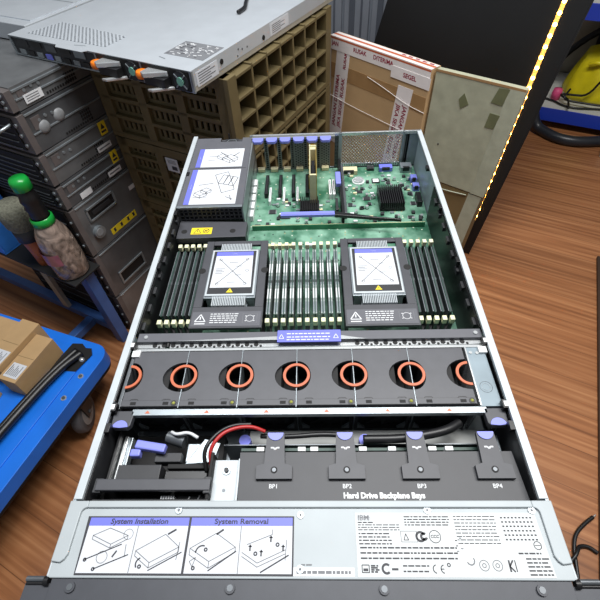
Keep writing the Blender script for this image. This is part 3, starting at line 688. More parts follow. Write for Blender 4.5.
# ------------------------------------------------------------------ processor coolers
def make_cpu(dx, label, right):
    t = thing('processor_cooler', label, 'processor cooler', (dx,.365,ZM+.0006), 'processor coolers under labelled plates')
    X = lambda a: dx+a
    pts = [(-.0485,.280),(.0485,.280),(.0478,.450),(.022,.450),(.022,.4405),(-.026,.4405),(-.026,.450),(-.0478,.450)]
    m = MB(); 
    m.prism([(X(-.0485),.280),(X(.0485),.280),(X(.0485),.316),(X(-.0485),.316)],.806,.811,'plate_grey')
    m.prism([(X(-.0482),.316),(X(-.0365),.316),(X(-.0365),.450),(X(-.0478),.450)],.806,.811,'plate_grey'); m.prism([(X(.0365),.316),(X(.0482),.316),(X(.0478),.450),(X(.0365),.450)],.806,.811,'plate_grey')
    m.box(X(-.0365),X(.0365),.441,.450,.806,.811,'plate_grey')
    for sx in (-1,1): m.cyl((X(sx*.0462),.385,.811),(X(sx*.0462),.385,.8113),.0055,'matte_black',12)
    for sx in (-1,1):
        a,b = sorted((X(sx*.0465),X(sx*.0445))); m.box(a,b,.284,.446,ZM+.0006,.806,'black')
    m.build('air_baffle', t, .0007)
    m = MB(); m.box(X(-.0345),X(.0345),.3335,.4255,.785,.8145,'rim'); m.box(X(-.0362),X(.0362),.3305,.4285,.808,.8125,'steel')
    for k in range(20):
        x = X(-.0232)+k*.00235
        m.box(x,x+.0014,.4255,.4408,.77,.8135,'rim'); m.box(x,x+.0014,.3165,.3335,.77,.8135,'rim')
    m.box(X(-.024),X(.024),.3165,.4408,ZM+.004,.80,'steel')
    m.build('heat_sink', t, .0005)
    m = MB(); z = .8147; m.box(X(-.0318),X(.0318),.3365,.4225,.8142,z,'dark_grey'); m.prism([(X(-.029),.348),(X(.029),.348),(X(.0275),.4205),(X(-.0275),.4205)],z,z+.0003,'paper'); z += .0003
    m.prism([(X(-.0277),.412),(X(.0277),.412),(X(.0275),.4205),(X(-.0275),.4205)],z,z+.0002,'label_blue')
    m.line((X(-.022),.354),(X(.022),.406),.0010,z,'ink_grey'); m.line((X(.022),.354),(X(-.022),.406),.0010,z,'ink_grey')
    for a,b in ((-.02,.404),(.02,.404),(-.02,.355),(.02,.355),(.021,.381)): m.arc(X(a),b,.002,.0026,0,2*PI,z,z+.0002,'ink_grey',10)
    for k in range(4): m.line((X(-.025),.385-k*.003),(X(-.012)-k%2*.003,.385-k*.003),.0009,z,'ink_grey')
    for k in range(2): m.line((X(.004),.372+k*.018),(X(.014),.372+k*.018),.0008,z,'ink_grey')
    for k in range(2): m.line((X(-.006),.398-k*.04),(X(.006),.398-k*.04),.0008,z,'ink_grey')
    m.prism([(X(-.0048),.3385),(X(.0048),.3385),(X(0),.3465)],z,z+.0002,'yellow'); m.line((X(0),.3405),(X(0),.3438),.0007,z+.0002,'ink')
    m.text('xxxxxx'.replace('x','-'),.004,'print_white',T3((X(0),.416,z+.0003)))
    m.build('sink_label', t, 0, 'white label with a blue heading, crossed lines and yellow triangle')
    m = MB(); z = .8112; m.prism([(X(-.046),.2825),(X(.046),.2825),(X(.0465),.307),(X(-.0465),.307)],z,z+.0002,'plate_light'); z += .0002
    m.poly([(X(-.0415),.2905),(X(-.0345),.3025),(X(-.0275),.2905),(X(-.0415),.2905)],.0013,z,'print_white'); m.line((X(-.0345),.2935),(X(-.0345),.2985),.0014,z,'print_white'); m.line((X(-.0415),.2868),(X(-.0275),.2868),.0016,z,'print_white')
    rnd = random.Random(3)
    for k in range(5):
        x = X(-.0215)
        while x < X(.016)-k*.001:
            w = rnd.uniform(.002,.006); m.line((x,.303-k*.0036),(x+w,.303-k*.0036),.0013,z,'print_white'); x += w+.0012
    m.poly([(X(.0225),.287),(X(.0225),.303),(X(.0415),.303),(X(.0415),.287),(X(.0225),.287)],.0005,z,'ink_grey'); m.arc(X(.032),.295,.005,.0056,0,2*PI,z,z+.0002,'print_white',12)
    for a,b in ((.0265,.291),(.0375,.291),(.0265,.299),(.0375,.299)): m.line((X(a)-.001,b),(X(a)+.001,b),.001,z,'print_white')
    m.build('caution_panel', t, 0, 'lighter grey caution panel with white print')
    return t
c0 = make_cpu(-.1078, 'processor cooler under the grey plate joined to the deck with the yellow sticker', False)
c1 = dup(c0, T3((.0992,.365,ZM+.0006)), 'processor cooler on the side of the black heat sink and wood floor')
c1.name = 'processor_cooler'

# ------------------------------------------------------------------ power supply cage
ps = thing('power_supply_cage', 'grey power supply cage with two white diagram stickers at the back corner of the server', 'power supply', (-.16,.62,ZM+.0006))
m = MB(); pt = [(-.2115,.5075),(-.104,.5075),(-.1065,.727),(-.124,.727),(-.124,.7135),(-.166,.7135),(-.166,.727),(-.2115,.727)]
m.prism(pt,.829,.8325,'plate_light'); m.poly([(-.2095,.6215),(-.108,.6215)],.0008,.8326,'black'); m.prism([(-.2115,.5075),(-.104,.5075),(-.104,.5125),(-.2115,.5125)],.8325,.8335,'steel'); m.build('top_plate', ps, .0007)
m = MB(); m.box(-.106,-.1035,.508,.727,ZM+.001,.829,'steel'); m.box(-.2115,-.2095,.508,.727,ZM+.001,.829,'steel_dark'); m.line((-.105,.52),(-.106,.72),.0015,.8292,'bright_steel')
for k in range(3): m.box(-.1034,-.1031,.52+k*.07,.575+k*.07,.79,.8,'steel_dark')
m.build('side_plate', ps, .0005)
m = MB()
for i in range(15): m.box(-.2105+i*.0075,-.2087+i*.0075,.5085,.520,.806,.829,'plate_grey')
for k in range(3): m.box(-.2105,-.1045,.5085,.5185,.8075+k*.0075,.8092+k*.0075,'plate_grey')
m.box(-.2095,-.1055,.5205,.5225,ZM+.001,.829,'matte_black'); m.build('front_grille', ps)
m = MB(); m.box(-.157,-.133,.7145,.7275,.815,.830,'dark_grey'); m.box(-.165,-.125,.7215,.7265,.824,.829,'plate_grey'); m.cyl((-.150,.726,.829),(-.150,.726,.842),.0014,'black',8); m.poly([(-.154,.717),(-.151,.724),(-.138,.724),(-.136,.717)],.001,.8302,'steel'); m.build('release_clip', ps, .0005)
m = MB(); z = .8327
for x0,x1,y0,y1 in ((-.2005,-.1165,.6255,.6865),(-.2025,-.1165,.5165,.6175)):
    m.prism([(x0,y0),(x1,y0),(x1,y1),(x0,y1)],z,z+.0002,'paper'); m.prism([(x0,y0),(x0+.009,y0),(x0+.009,y1),(x0,y1)],z+.0002,z+.0004,'label_blue')
zz = z+.0003; g='ink'
def iso(cx,cy,w,h,d): 
    m.poly([(cx-w,cy),(cx,cy-h),(cx+w,cy),(cx,cy+h),(cx-w,cy)],.0007,zz,g); m.poly([(cx-w,cy),(cx-w,cy-d),(cx,cy-h-d),(cx+w,cy-d),(cx+w,cy)],.0007,zz,g); m.line((cx,cy-h),(cx,cy-h-d),.0007,zz,g)
iso(-.14,.656,.014,.010,.008); iso(-.155,.662,.01,.008,.006); m.line((-.18,.66),(-.165,.66),.0008,zz,'ink_grey'); m.line((-.18,.648),(-.168,.648),.0008,zz,'ink_grey'); m.line((-.16,.675),(-.13,.64),.001,zz,g); m.line((-.125,.672),(-.135,.66),.0014,zz,g)
for k in range(3): m.poly([(-.152+k*.009,.575-k*.003),(-.145+k*.009,.60-k*.003),(-.137+k*.009,.597-k*.003),(-.143+k*.009,.572-k*.003),(-.152+k*.009,.575-k*.003)],.0009,zz,g)
m.poly([(-.160,.600),(-.143,.547),(-.122,.556),(-.138,.609),(-.160,.6)],.0009,zz,g); m.line((-.135,.536),(-.122,.528),.001,zz,g); m.line((-.128,.54),(-.125,.526),.001,zz,g)
iso(-.178,.548,.011,.008,.007); iso(-.17,.556,.009,.006,.006); m.line((-.19,.536),(-.166,.536),.0008,zz,'ink_grey'); m.line((-.185,.57),(-.16,.575),.0008,zz,g)
m.text('------',.004,'print_white',T3((-.196,.656,zz)) @ RZ(PI/2)); m.text('----------',.004,'print_white',T3((-.198,.566,zz)) @ RZ(PI/2))
m.build('diagram_label', ps, 0, 'white diagram stickers with blue edge')

# ------------------------------------------------------------------ upright expansion card
ec = thing('expansion_card', 'narrow cream edged expansion card standing upright behind the blue lever', 'circuit card', (.0115,.66,ZM+.001))
m = MB(); m.box(.0052,.0066,.602,.7235,ZM+.006,.826,'ivory'); m.box(.0168,.0182,.602,.7235,ZM+.006,.824,'gold'); m.box(.0066,.0168,.602,.606,ZM+.006,.826,'ivory'); m.box(.0066,.0168,.69,.7235,.79,.824,'ivory'); m.box(.0066,.0168,.606,.69,ZM+.006,.785,'matte_black'); m.build('circuit_board', ec)
m = MB(); m.box(.0035,.0195,.7238,.7252,ZM+.006,.827,'ivory'); m.box(.0075,.0155,.7015,.712,.824,.8265,'gold'); m.cyl((.0115,.717,.8242),(.0115,.717,.8255),.0032,'black',10); m.box(.0045,.0185,.6985,.7,.824,.827,'cream'); m.build('bracket', ec)
m = MB(); m.box(.0086,.0144,.606,.66,.80,.819,'black'); m.build('edge_connector', ec)
for k in range(6): MB().box(.0035,.0052,.612+k*.014,.617+k*.014,.79,.815,'gold').build('chip', ec)

# ------------------------------------------------------------------ stand under the server (same footprint, hidden below it)
ped = thing('equipment_stand', 'dark low stand under the open server', 'stand', (0,.37,0))
MB().box(-.19,.19,.08,.70,.71,ZB,'dark_grey').build('top_board', ped)
for x in (-.17,.17):
    for y in (.1,.67): MB().box(x-.02,x+.02,y-.02,y+.02,0,.71,'dark_grey').build('leg', ped)

# ------------------------------------------------------------------ plastic crates
KU, KV = -.5556, .7284            # near corner of the crate pile in room directions
CW, CD, CH = .43, .54, .218       # along -u, along v, height
def make_crate(k, label):
    t = thing('plastic_crate', label, 'crate', room(KU-CW/2, KV+CD/2, k*CH), 'stack of plastic crates behind the server')
    T = room(KU, KV, k*CH)
    q = MB(T); th = .012; g = .0015
    q.box(-CW+.001,0,0,CD,g,.014,'crate'); q.build('base', t)
    # face looking right (plane u = 0) : ribbed pockets, 7 columns by 4 rows
    q = MB(T)
    post = .034; n = 7; rows_ = 4; cw = (CD-2*post)/n; rh = (CH-.016)/rows_
    for y0,y1 in ((0,post),(CD-post,CD)): q.box(-.03,0,y0,y1,.014,CH-g,'crate')
    for i in range(1,n): q.box(-.05,0,post+i*cw-.0035,post+i*cw+.0035,.014,CH-g,'crate')
    for r_ in range(rows_+1): 
        z0 = .006+r_*rh; q.box(-.05,0,post,CD-post,max(.0145,z0-.003),min(CH-g,z0+.004),'crate')
    q.build('lattice_side', t, .0012)
    q = MB(T)                                           # slotted inner wall seen through the pockets
    for i in range(n):
        for r_ in range(rows_):
            y0 = post+i*cw; z0 = .006+r_*rh
            for s in range(4): q.box(-.062,-.056,y0+.004+s*(cw-.006)/3.2,y0+.009+s*(cw-.006)/3.2,z0+.006,z0+rh-.004,'crate')
            q.box(-.062,-.056,y0,y0+cw,z0+rh*.52,z0+rh*.62,'crate')
    q.build('inner_wall', t)
    # face looking to the front (plane v = 0)
    q = MB(T); cols = 3; cw = (CW-.05)/cols
    for i in range(cols+1): q.box(-CW+.025+i*cw-.014,-CW+.025+i*cw+.014,.0,.03,.014,CH-g,'crate')
    q.box(-CW+.001,-CW+.012,0,.03,.014,CH-g,'crate')
    for r_ in range(4):
        z0 = .008+r_*.0505; q.box(-CW+.012,-.031,.0,.03,max(.0145,z0),z0+.009,'crate')
    q.box(-CW+.012,-.031,.0,.03,CH-.026,CH-g,'crate')
    for i in range(cols):
        for r_ in range(4):
            x0 = -CW+.025+i*cw+.014; z0 = .017+r_*.0505; hh = .041
            if r_ == 3: hh = CH-.026-z0
            w = (cw-.028)/11
            for s in range(6): q.box(x0+s*2*w-w*.1,x0+s*2*w+w*1.0,.012,.018,z0+hh*.25,z0+hh*.75,'crate')
            q.box(x0,x0+cw-.028,.012,.018,z0,z0+hh*.25,'crate'); q.box(x0,x0+cw-.028,.012,.018,z0+hh*.75,z0+hh,'crate')
    q.build('slotted_side', t, .001)
    q = MB(T); q.box(-CW+.001,-.0305,CD-.012,CD,.014,CH-g,'crate'); q.box(-CW+.001,-CW+.012,.03,CD-.012,.014,CH-g,'crate'); q.box(-CW+.03,-.06,.05,CD-.03,.0145,.02,'matte_black'); q.build('rear_walls', t)
    return t
cl = ['lowest plastic crate of the stack, mostly hidden behind the server','second plastic crate up from the floor in the brown crate stack','third plastic crate up, with a small white sticker on its slotted side','topmost brown plastic crate, lattice side lit, right under the white server']
cr = make_crate(0, cl[0])
for k in range(1,4): dup(cr, room(KU-CW/2, KV+CD/2, k*CH), cl[k])
q = MB(room(KU-.235, KV-.0006, .585)); q.box(-.021,.021,-.0005,0,0,.042,'paper')
for k in range(3): q.box(-.014,.014,-.0008,-.0005,.026+k*.004,.0275+k*.004,'ink_grey')
q.box(-.004,.014,-.0008,-.0005,.006,.018,'ink')
tag(q.build('sticker'), 'small white paper sticker on the dark slotted side of a brown crate', 'sticker')

# ------------------------------------------------------------------ white server lying on the crates
ws = thing('rack_server', 'slim white rack server lying on top of the brown plastic crates', 'server', room(-.71,1.0,4*CH+.0005))
W0 = Matrix.Translation((-.227,.835,4*CH+.0008)) @ RZ(math.atan2(-.467,.884))     # local: x to the right along its rear, y deep, z up
Wd, Dp, Hh = .555, .76, .0425
q = MB(W0); q.box(-Wd,0,.004,Dp,.001,Hh,'case_beige'); q.build('body', ws, .0008)
q = MB(W0); q.box(-Wd,.0006,-.001,Dp,Hh,Hh+.0012,'case_white'); q.prism([(-.385,-.001),(-.285,-.001),(-.293,-.012),(-.375,-.012)],Hh,Hh+.0012,'case_white'); q.line((-.34,.012),(-.31,.018),.002,Hh+.0013,'steel'); q.box(-.003,.0006,-.001,Dp,.012,Hh,'case_white'); q.line((-.11,.035),(-.09,.03),.0025,Hh+.0013,'steel'); q.build('top_cover', ws, .0005)
q = MB(W0); q.prism([(-.515,.025),(-.262,.030),(-.262,.098),(-.495,.115)],Hh+.0013,Hh+.0016,'perforated'); q.build('vent_patch', ws, 0, 'grey perforated vent patch')
q = MB(W0); q.prism([(-.112,.052),(-.008,.052),(-.008,.128),(-.112,.128)],Hh+.0013,Hh+.0016,'ink_grey'); z = Hh+.0016
rr = random.Random(5)
for k in range(70):
    x = rr.uniform(-.11,-.02); y = rr.uniform(.055,.122); q.line((x,y),(x+rr.uniform(.003,.01),y+rr.uniform(-.003,.003)),rr.uniform(.0012,.003),z,'print_white' if rr.random()<.6 else 'ink')
q.build('diagram_label', ws, 0, 'grey printed diagram label')
q = MB(W0); q.box(-Wd+.004,-.002,.002,.004,.003,Hh-.001,'dark_grey')
for k in range(6): q.box(-.53+k*.048,-.495+k*.048,.0005,.0022,.022+(k%2)*.004,Hh-.004,['dark_grey','black','steel_dark','black','steel','dark_grey'][k])
for k in range(9): q.box(-.535+k*.031,-.515+k*.031,.0,.0022,.004,.015,['steel','black','steel','label_blue','steel','black','steel','black','steel'][k])
q.box(-Wd,-.0,.0,.004,.0,.003,'steel'); q.box(-Wd,-.0,.0,.004,Hh-.003,Hh-.0005,'steel')
for x in (-Wd+.002,-.265,-.134,-.002): q.box(x-.003,x+.003,-.001,.004,0,Hh-.0008,'steel')
q.build('rear_panel', ws)
for x0 in (-.262,-.131):
    q = MB(W0); q.box(x0,x0+.124,-.002,.003,.002,Hh-.002,'matte_black'); q.box(x0+.02,x0+.075,-.022,-.002,.009,.0255,'black'); ps_ = q.build('power_supply', ws)
    q = MB(W0); q.cyl((x0+.102,-.0035,.0205),(x0+.102,-.0018,.0205),.0195,'dark_grey',18); q.cyl((x0+.102,-.006,.0205),(x0+.102,-.0035,.0205),.0085,'fan_teal',14)
    for a in range(4): q.cbox((x0+.102+.0125*math.cos(a*PI/2+.8),-.0042,.0205+.0125*math.sin(a*PI/2+.8)),(.013,.002,.0022),'steel',Matrix.Rotation(-(a*PI/2+.8),3,'Y'))
    q.build('cooling_fan', ps_)
    q = MB(W0); q.prism([(x0+.018,-.026),(x0+.03,-.032),(x0+.072,-.006),(x0+.072,-.0025),(x0+.02,-.0025)],.026,.036,'bright_steel'); q.prism([(x0+.036,-.036),(x0+.05,-.036),(x0+.085,-.006),(x0+.078,-.0025)],.002,.008,'bright_steel'); q.build('handle', ps_, .0015, 'bright metal pull handle')
    q = MB(W0); q.lathe([(.0001,-.008),(.012,-.007),(.014,0),(.012,.007),(.0001,.009)],'orange',14,(x0+.008,-.012,.024)); q.box(x0+.003,x0+.013,-.012,-.002,.018,.03,'orange'); q.build('release_tab', ps_, .001, 'orange release tab')
q = MB(W0)
q.box(.0008,.0014,.012,.085,.008,.036,'paper')
for k in range(5): q.box(.0014,.0016,.018,.06+k%2*.015,.012+k*.0048,.014+k*.0048,'ink_grey')
q.build('side_label', ws, 0, 'white sticker on the case side'); q = MB(W0); q.box(.0008,.0014,.3,.39,.014,.04,'paper')
for k in range(5): q.box(.0014,.0016,.31,.35+k%2*.02,.018+k*.004,.0196+k*.004,'ink_grey')
q.build('side_label', ws, 0, 'white sticker on the case side')
q = MB(W0)
for y,zz in ((.10,.027),(.27,.021)): q.cyl((.0004,y,zz),(.002,y,zz),.0055,'matte_black',12)
for y,zz in ((.16,.018),(.18,.026),(.165,.030),(.2,.024)): q.cyl((.0004,y,zz),(.0012,y,zz),.0022,'steel_dark',8)
q.build('side_screw', ws)
cable([(-.152,1.36,.9212),(-.1545,1.30,.9212),(-.1545,1.24,.9216),(-.152,1.205,.9216),(-.158,1.185,.922),(-.166,1.166,.9222)],.0048,'black','short black cable end lying on the white server lid')

# second pale case at the far left
t2 = thing('server_case', 'light grey server case in the top left corner behind the white server', 'server', room(-1.33,1.1,.8725))
q = MB(room(0,0,.8725)); q.box(-1.79,-1.152,.72,1.7,.0005,.042,'case_white'); q.build('body', t2, .002)
q = MB(room(0,0,.8725)); q.box(-1.775,-1.165,.75,1.36,.042,.0445,'case_white'); q.line((-1.76,.9),(-1.17,.9),.004,.0446,'steel'); q.build('lid', t2, .001)
q = MB(room(0,0,.8725)); q.tube([(-1.21,1.27,.049),(-1.205,1.31,.049),(-1.22,1.35,.049)],.0035,'black'); q.build('cable_clip', t2)

# ------------------------------------------------------------------ stack of dark servers on the left
SU, SV, SDp, SWd = KU-.433, KV-.235, .44, .44
units = [(0,.187,'bare'),(.1885,.3735,'low'),(.375,.5475,'knob'),(.549,.6225,'label'),(.624,.714,'label'),(.7155,.8165,'dimple'),(.818,.8712,'plain')]
ulab = ['lowest dark server of the left stack, with a plain side, near the floor',
        'dark server with one rectangular recessed handle, below the one with a long yellow sticker',
        'dark server with a recessed handle, a round knob and a long yellow sticker',
        'slim dark server with the lower yellow hazard sticker and two white stickers',
        'slim dark server with the upper yellow hazard sticker and one white sticker',
        'dark server with two shiny round dimples on its side, near the stack top',
        'topmost dark server of the left stack, touching the white server']
for i,(z0,z1,kind) in enumerate(units):
    T = room(SU, SV, 0); h = z1-z0
    t = thing('stacked_server', ulab[i], 'server', room(SU-SWd/2, SV+SDp/2, z0), 'stack of dark servers')
    mm_ = 'stack_grey' if i%2 == 0 else 'stack_grey2'
    q = MB(T); q.box(-SWd,0,.018,SDp,z0+.0006,z1-.0006,mm_)
    q.box(-.001,.0025,.02,SDp,z1-.012,z1-.007,'steel')
    if kind in ('label','plain','dimple'):
        q.box(-.001,.0025,.02,SDp,z0+h*.42,z0+h*.42+.004,'steel')
        for k in range(12): q.box(0,.0012,.10+k*.008,.105+k*.008,z0+.006,z0+.012,'matte_black')
        for k in range(5):
            for w in range(3): q.box(0,.001,.16+k*.007,.165+k*.007,z0+h*.15+w*.008,z0+h*.15+.006+w*.008,'matte_black')
        for k in range(3): q.cyl((0,.05+k*.02,z0+h*.68+.003*(k%2)),(.002,.05+k*.02,z0+h*.68+.003*(k%2)),.004,'steel',8)
        q.box(0,.0012,.03,.055,z0+h*.5,z0+h*.8,'taupe')
    q.build('case', t, .001)
    q = MB(T); q.box(-SWd-.01,.004,0,.018,z0+.004,z1-.003,'taupe'); q.box(-SWd,-.02,-.004,0,z0+.012,z1-.010,'matte_black')
    for k in range(4): q.box(-SWd+.02,-.03,-.007,-.004,z0+.014+k*(h-.03)/4,z0+.0165+k*(h-.03)/4,'steel_dark')
    for k in range(3): q.cyl((-.012,-.004,z0+h*(.25+.25*k)),(-.012,.0,z0+h*(.25+.25*k)),.005,'steel',8)
    q.build('bezel', t, .0008)
    if i >= 5:
        q = MB(T); q.tube([(-.03,-.002,z0+h*.75),(-.03,-.035,z0+h*.72),(-.06,-.05,z0+h*.6),(-.13,-.05,z0+h*.5),(-.16,-.035,z0+h*.5),(-.16,-.002,z0+h*.5)],.004,'steel'); q.build('pull_handle', t)
    if kind == 'knob':
        zc = .497
        q = MB(T); y0,y1 = (.045,.155)
        def ring(d, z, mm2, w0, w1, x):
            q.box(0,x,y0-d,y1+d,z-w0-d,z-w0-d+w1,mm2); q.box(0,x,y0-d,y1+d,z+w0+d-w1,z+w0+d,mm2); q.box(0,x,y0-d,y0-d+w1,z-w0-d,z+w0+d,mm2); q.box(0,x,y1+d-w1,y1+d,z-w0-d,z+w0+d,mm2)
        ring(0,zc,'steel',.022,.006,.004); q.box(0,.0008,y0,y1,zc-.022,zc+.022,'matte_black'); q.box(0.0008,.003,y0+.02,y1-.02,zc-.007,zc+.006,'dark_grey'); q.build('side_handle', t, .001)
        if i == 2:
            q = MB(T); q.box(0,.0008,.215,.24,.478,.492,'print_white'); q.build('sticker', t)
    if kind == 'knob':
        q = MB(T); q.cyl((0,.055,.437),(.012,.055,.437),.019,'steel',18); q.cyl((.012,.052,.440),(.0145,.052,.440),.012,'hub_grey',14); q.build('knob', t)
    if kind == 'low':
        zc = .235; q = MB(T); q.box(0,.004,.05,.165,zc-.026,zc-.020,'steel'); q.box(0,.004,.05,.165,zc+.02,zc+.026,'steel'); q.box(0,.004,.05,.056,zc-.02,zc+.02,'steel'); q.box(0,.004,.159,.165,zc-.02,zc+.02,'steel'); q.box(0,.0008,.056,.159,zc-.02,zc+.02,'matte_black'); q.build('side_handle', t, .001)
    if kind == 'knob':
        q = MB(T); q.box(0,.0007,.095,.205,.390,.412,'yellow')
        for y in (.105,.135,.165,.19): q.box(.0007,.0009,y,y+.008,.395,.408,'ink')
        q.build('yellow_sticker', t, 0, 'long yellow warning sticker')
    if kind == 'dimple':
        for y,zc in ((.105,.772),(.055,.765)):
            q = MB(T @ T3((0,y,zc)) @ RY(PI/2)); q.lathe([(.016,0),(.014,.003),(.008,.005),(.0005,.0055)],'hub_grey',18); q.build('dimple', t)
    if kind == 'plain':
        q = MB(T); q.box(0.0025,.003,.04,.09,.826,.846,'print_white')
        for k in range(3): q.box(.003,.0032,.045,.08,.830+k*.005,.832+k*.005,'ink_grey')
        q.build('white_sticker', t, 0, 'white sticker')
    if kind == 'label':
        zc = z0+h*.72; q = MB(T); q.box(.0025,.003,.195,.22,zc-.018,zc+.018,'yellow');
        q.add([(.0031,.200,zc-.002),(.0031,.215,zc-.002),(.0031,.2075,zc+.014)],[(0,1,2)],'ink'); q.box(.003,.0031,.199,.216,zc-.012,zc-.006,'ink'); q.build('hazard_sticker', t, 0, 'yellow hazard sticker with a dark triangle')
        q = MB(T); q.box(.0025,.003,.165,.215,z0+h*.2-.008,z0+h*.2+.008,'print_white'); q.box(.003,.0032,.17,.21,z0+h*.2-.002,z0+h*.2+.002,'ink_grey'); q.build('white_sticker', t, 0, 'white sticker')
        if i == 3:
            q = MB(T); q.box(.0025,.003,.055,.095,.552,.570,'print_white'); q.build('white_sticker', t)

# ------------------------------------------------------------------ blue steel stand with bottle and brush
bs = thing('steel_stand', 'blue painted steel stand in front of the dark server stack, leg beside the trolley', 'stand', room(-1.3,.45,0))
q = MB(ROOM); q.box(-1.02,-.985,.435,.470,0,.362,'frame_blue'); q.build('leg', bs, .002)
q = MB(ROOM); q.box(-1.75,-1.02,.445,.475,.035,.07,'frame_blue'); q.build('bottom_rail', bs, .002)
q = MB(ROOM); q.box(-1.14,-1.11,.30,.445,.035,.065,'frame_blue'); q.build('cross_rail', bs, .002)
q = MB(ROOM); q.box(-1.75,-1.715,.435,.470,0,.362,'frame_blue'); q.build('leg', bs, .002)
q = MB(ROOM); q.box(-1.255,-1.225,.44,.455,.0705,.362,'case_beige'); q.build('upright', bs, .001, 'pale grey upright bar')
q = MB(ROOM); q.box(-1.76,-.955,.385,.482,.362,.368,'matte_black'); q.build('tray', bs, .001, 'black tray top')
bt = thing('spray_bottle', 'clear film wrapped bottle with green cap and black neck on the blue stand', 'bottle', room(-1.008,.432,.3685))
T = room(-1.008,.432,.3685)
q = MB(T); q.lathe([(.0001,.0005),(.043,.0005),(.047,.006),(.048,.05),(.046,.12),(.041,.15),(.031,.172),(.026,.18)],'wrap',28); q.build('body', bt, 0, 'body wrapped in crinkled clear film')
q = MB(T)
for k in range(15):
    pass
a0,a1 = -2.6,-.7
pts = [(.0486*math.cos(a0+(a1-a0)*i/14), .0527*math.sin(a0+(a1-a0)*i/14)) for i in range(15)]
q.add([(x,y,zz) for zz in (.065,.105) for x,y in pts],[(i,i+1,16+i,15+i) for i in range(14)],'label_red',True); q.build('paper_label', bt, 0, 'faded red label under the film')
q = MB(T); q.lathe([(.026,.18),(.029,.182),(.029,.2),(.025,.203)],'green_cap',20); q.build('collar', bt, 0, 'green collar')
q = MB(T); q.lathe([(.022,.203),(.024,.215),(.021,.222),(.025,.235),(.021,.243),(.025,.256),(.022,.268),(.018,.285)],'black',20); q.build('neck', bt, 0, 'black ribbed neck')
q = MB(T); q.lathe([(.018,.285),(.023,.288),(.0235,.31),(.02,.318),(.0005,.32)],'green_cap',20); q.build('cap', bt, 0, 'green cap')
br = thing('brush', 'short cleaning brush with grey bristles beside the wrapped bottle', 'brush', room(-1.118,.425,.3685))
T = room(-1.118,.425,.3685)
q = MB(T); q.lathe([(.0001,.0),(.022,.0),(.024,.05),(.028,.095)],'wood_handle',18); q.build('handle', br)
q = MB(T); q.lathe([(.029,.095),(.034,.097),(.034,.13),(.031,.133)],'dark_grey',18); q.build('ferrule', br)
q = MB(T); q.lathe([(.031,.133),(.039,.15),(.042,.185),(.040,.205),(.03,.216),(.0005,.218)],'bristle',24); q.build('bristles', br)
bb = thing('plastic_bin', 'blue plastic bin standing behind the brush at the left edge', 'bin', room(-1.34,.433,.3685))
q = MB(room(-1.34,.433,.3685)); q.box(-.085,.085,-.045,.045,0,.005,'bin_blue'); q.box(-.085,.085,-.045,-.04,.005,.2,'bin_blue'); q.box(-.085,.085,.04,.045,.005,.2,'bin_blue'); q.box(-.085,-.08,-.04,.04,.005,.2,'bin_blue'); q.box(.08,.085,-.04,.04,.005,.2,'bin_blue'); q.build('body', bb, .002)
q = MB(room(-1.34,.433,.3685)); 
for a in ((-.09,.09,-.05,-.045),(-.09,.09,.045,.05),(-.09,-.085,-.045,.045),(.085,.09,-.045,.045)): q.box(*a,.185,.2,'bin_blue')
q.build('rim', bb, .001)

# ------------------------------------------------------------------ blue platform trolley
TR = Matrix.Translation((-.610,.672,0)) @ RZ(-.335)      # origin: back right corner; x left is negative, y front is negative
tr = thing('platform_trolley', 'bright blue plastic platform trolley with a folded black handle', 'trolley', TR @ T3((-.4,-.35,0)))
def rr2(x0,x1,y0,y1,r,n=8): return rrect(x0,x1,y0,y1,r,n)
q = MB(TR); q.prism(rr2(-.85,0,-.75,0,.045),.152,.2,'trolley_blue'); q.prism(rr2(-.835,-.045,-.735,-.03,.035),.2,.2035,'trolley_blue'); q.build('platform', tr, .008, seg=3)
q = MB(TR); q.prism(rr2(-.845,-.004,-.745,-.004,.042),.135,.152,'matte_black'); q.build('bumper', tr, .003)
q = MB(TR); q.prism([(-.125,-.125),(-.045,-.105),(-.036,-.04),(-.052,-.022),(-.07,-.026),(-.09,-.016),(-.12,-.025)],.2034,.2042,'matte_black'); q.build('hinge_recess', tr, 0, 'black hinge recess'); q = MB(TR); q.prism([(-.40,-.06),(-.31,-.06),(-.31,-.028),(-.33,-.034),(-.35,-.026),(-.37,-.034),(-.40,-.028)],.2034,.2042,'matte_black'); q.build('hinge_recess', tr, 0, 'black hinge recess')
q = MB(TR); q.tube([(-.062,-.05,.215),(-.082,-.12,.222),(-.09,-.25,.226),(-.094,-.42,.228),(-.096,-.62,.228),(-.13,-.66,.228),(-.3,-.665,.228)],.0105,'black',10); q.tube([(-.082,-.045,.215),(-.104,-.15,.218),(-.110,-.42,.222),(-.112,-.6,.222)],.009,'black',10); q.build('folded_handle', tr)
for x,y in ((-.078,-.06),(-.052,-.066)): 
    q = MB(TR); q.lathe([(.0075,.0),(.0075,.006),(.004,.0085),(.0005,.009)],'bright_steel',12,(x,y,.2042)); q.build('bolt', tr)
for y in (-.112,-.185,-.46): MB(TR).cyl((-.022,y,.2),(-.022,y,.203),.008,'bright_steel',10).cyl((-.022,y,.203),(-.022,y,.206),.005,'steel_dark',6).build('bolt', tr)
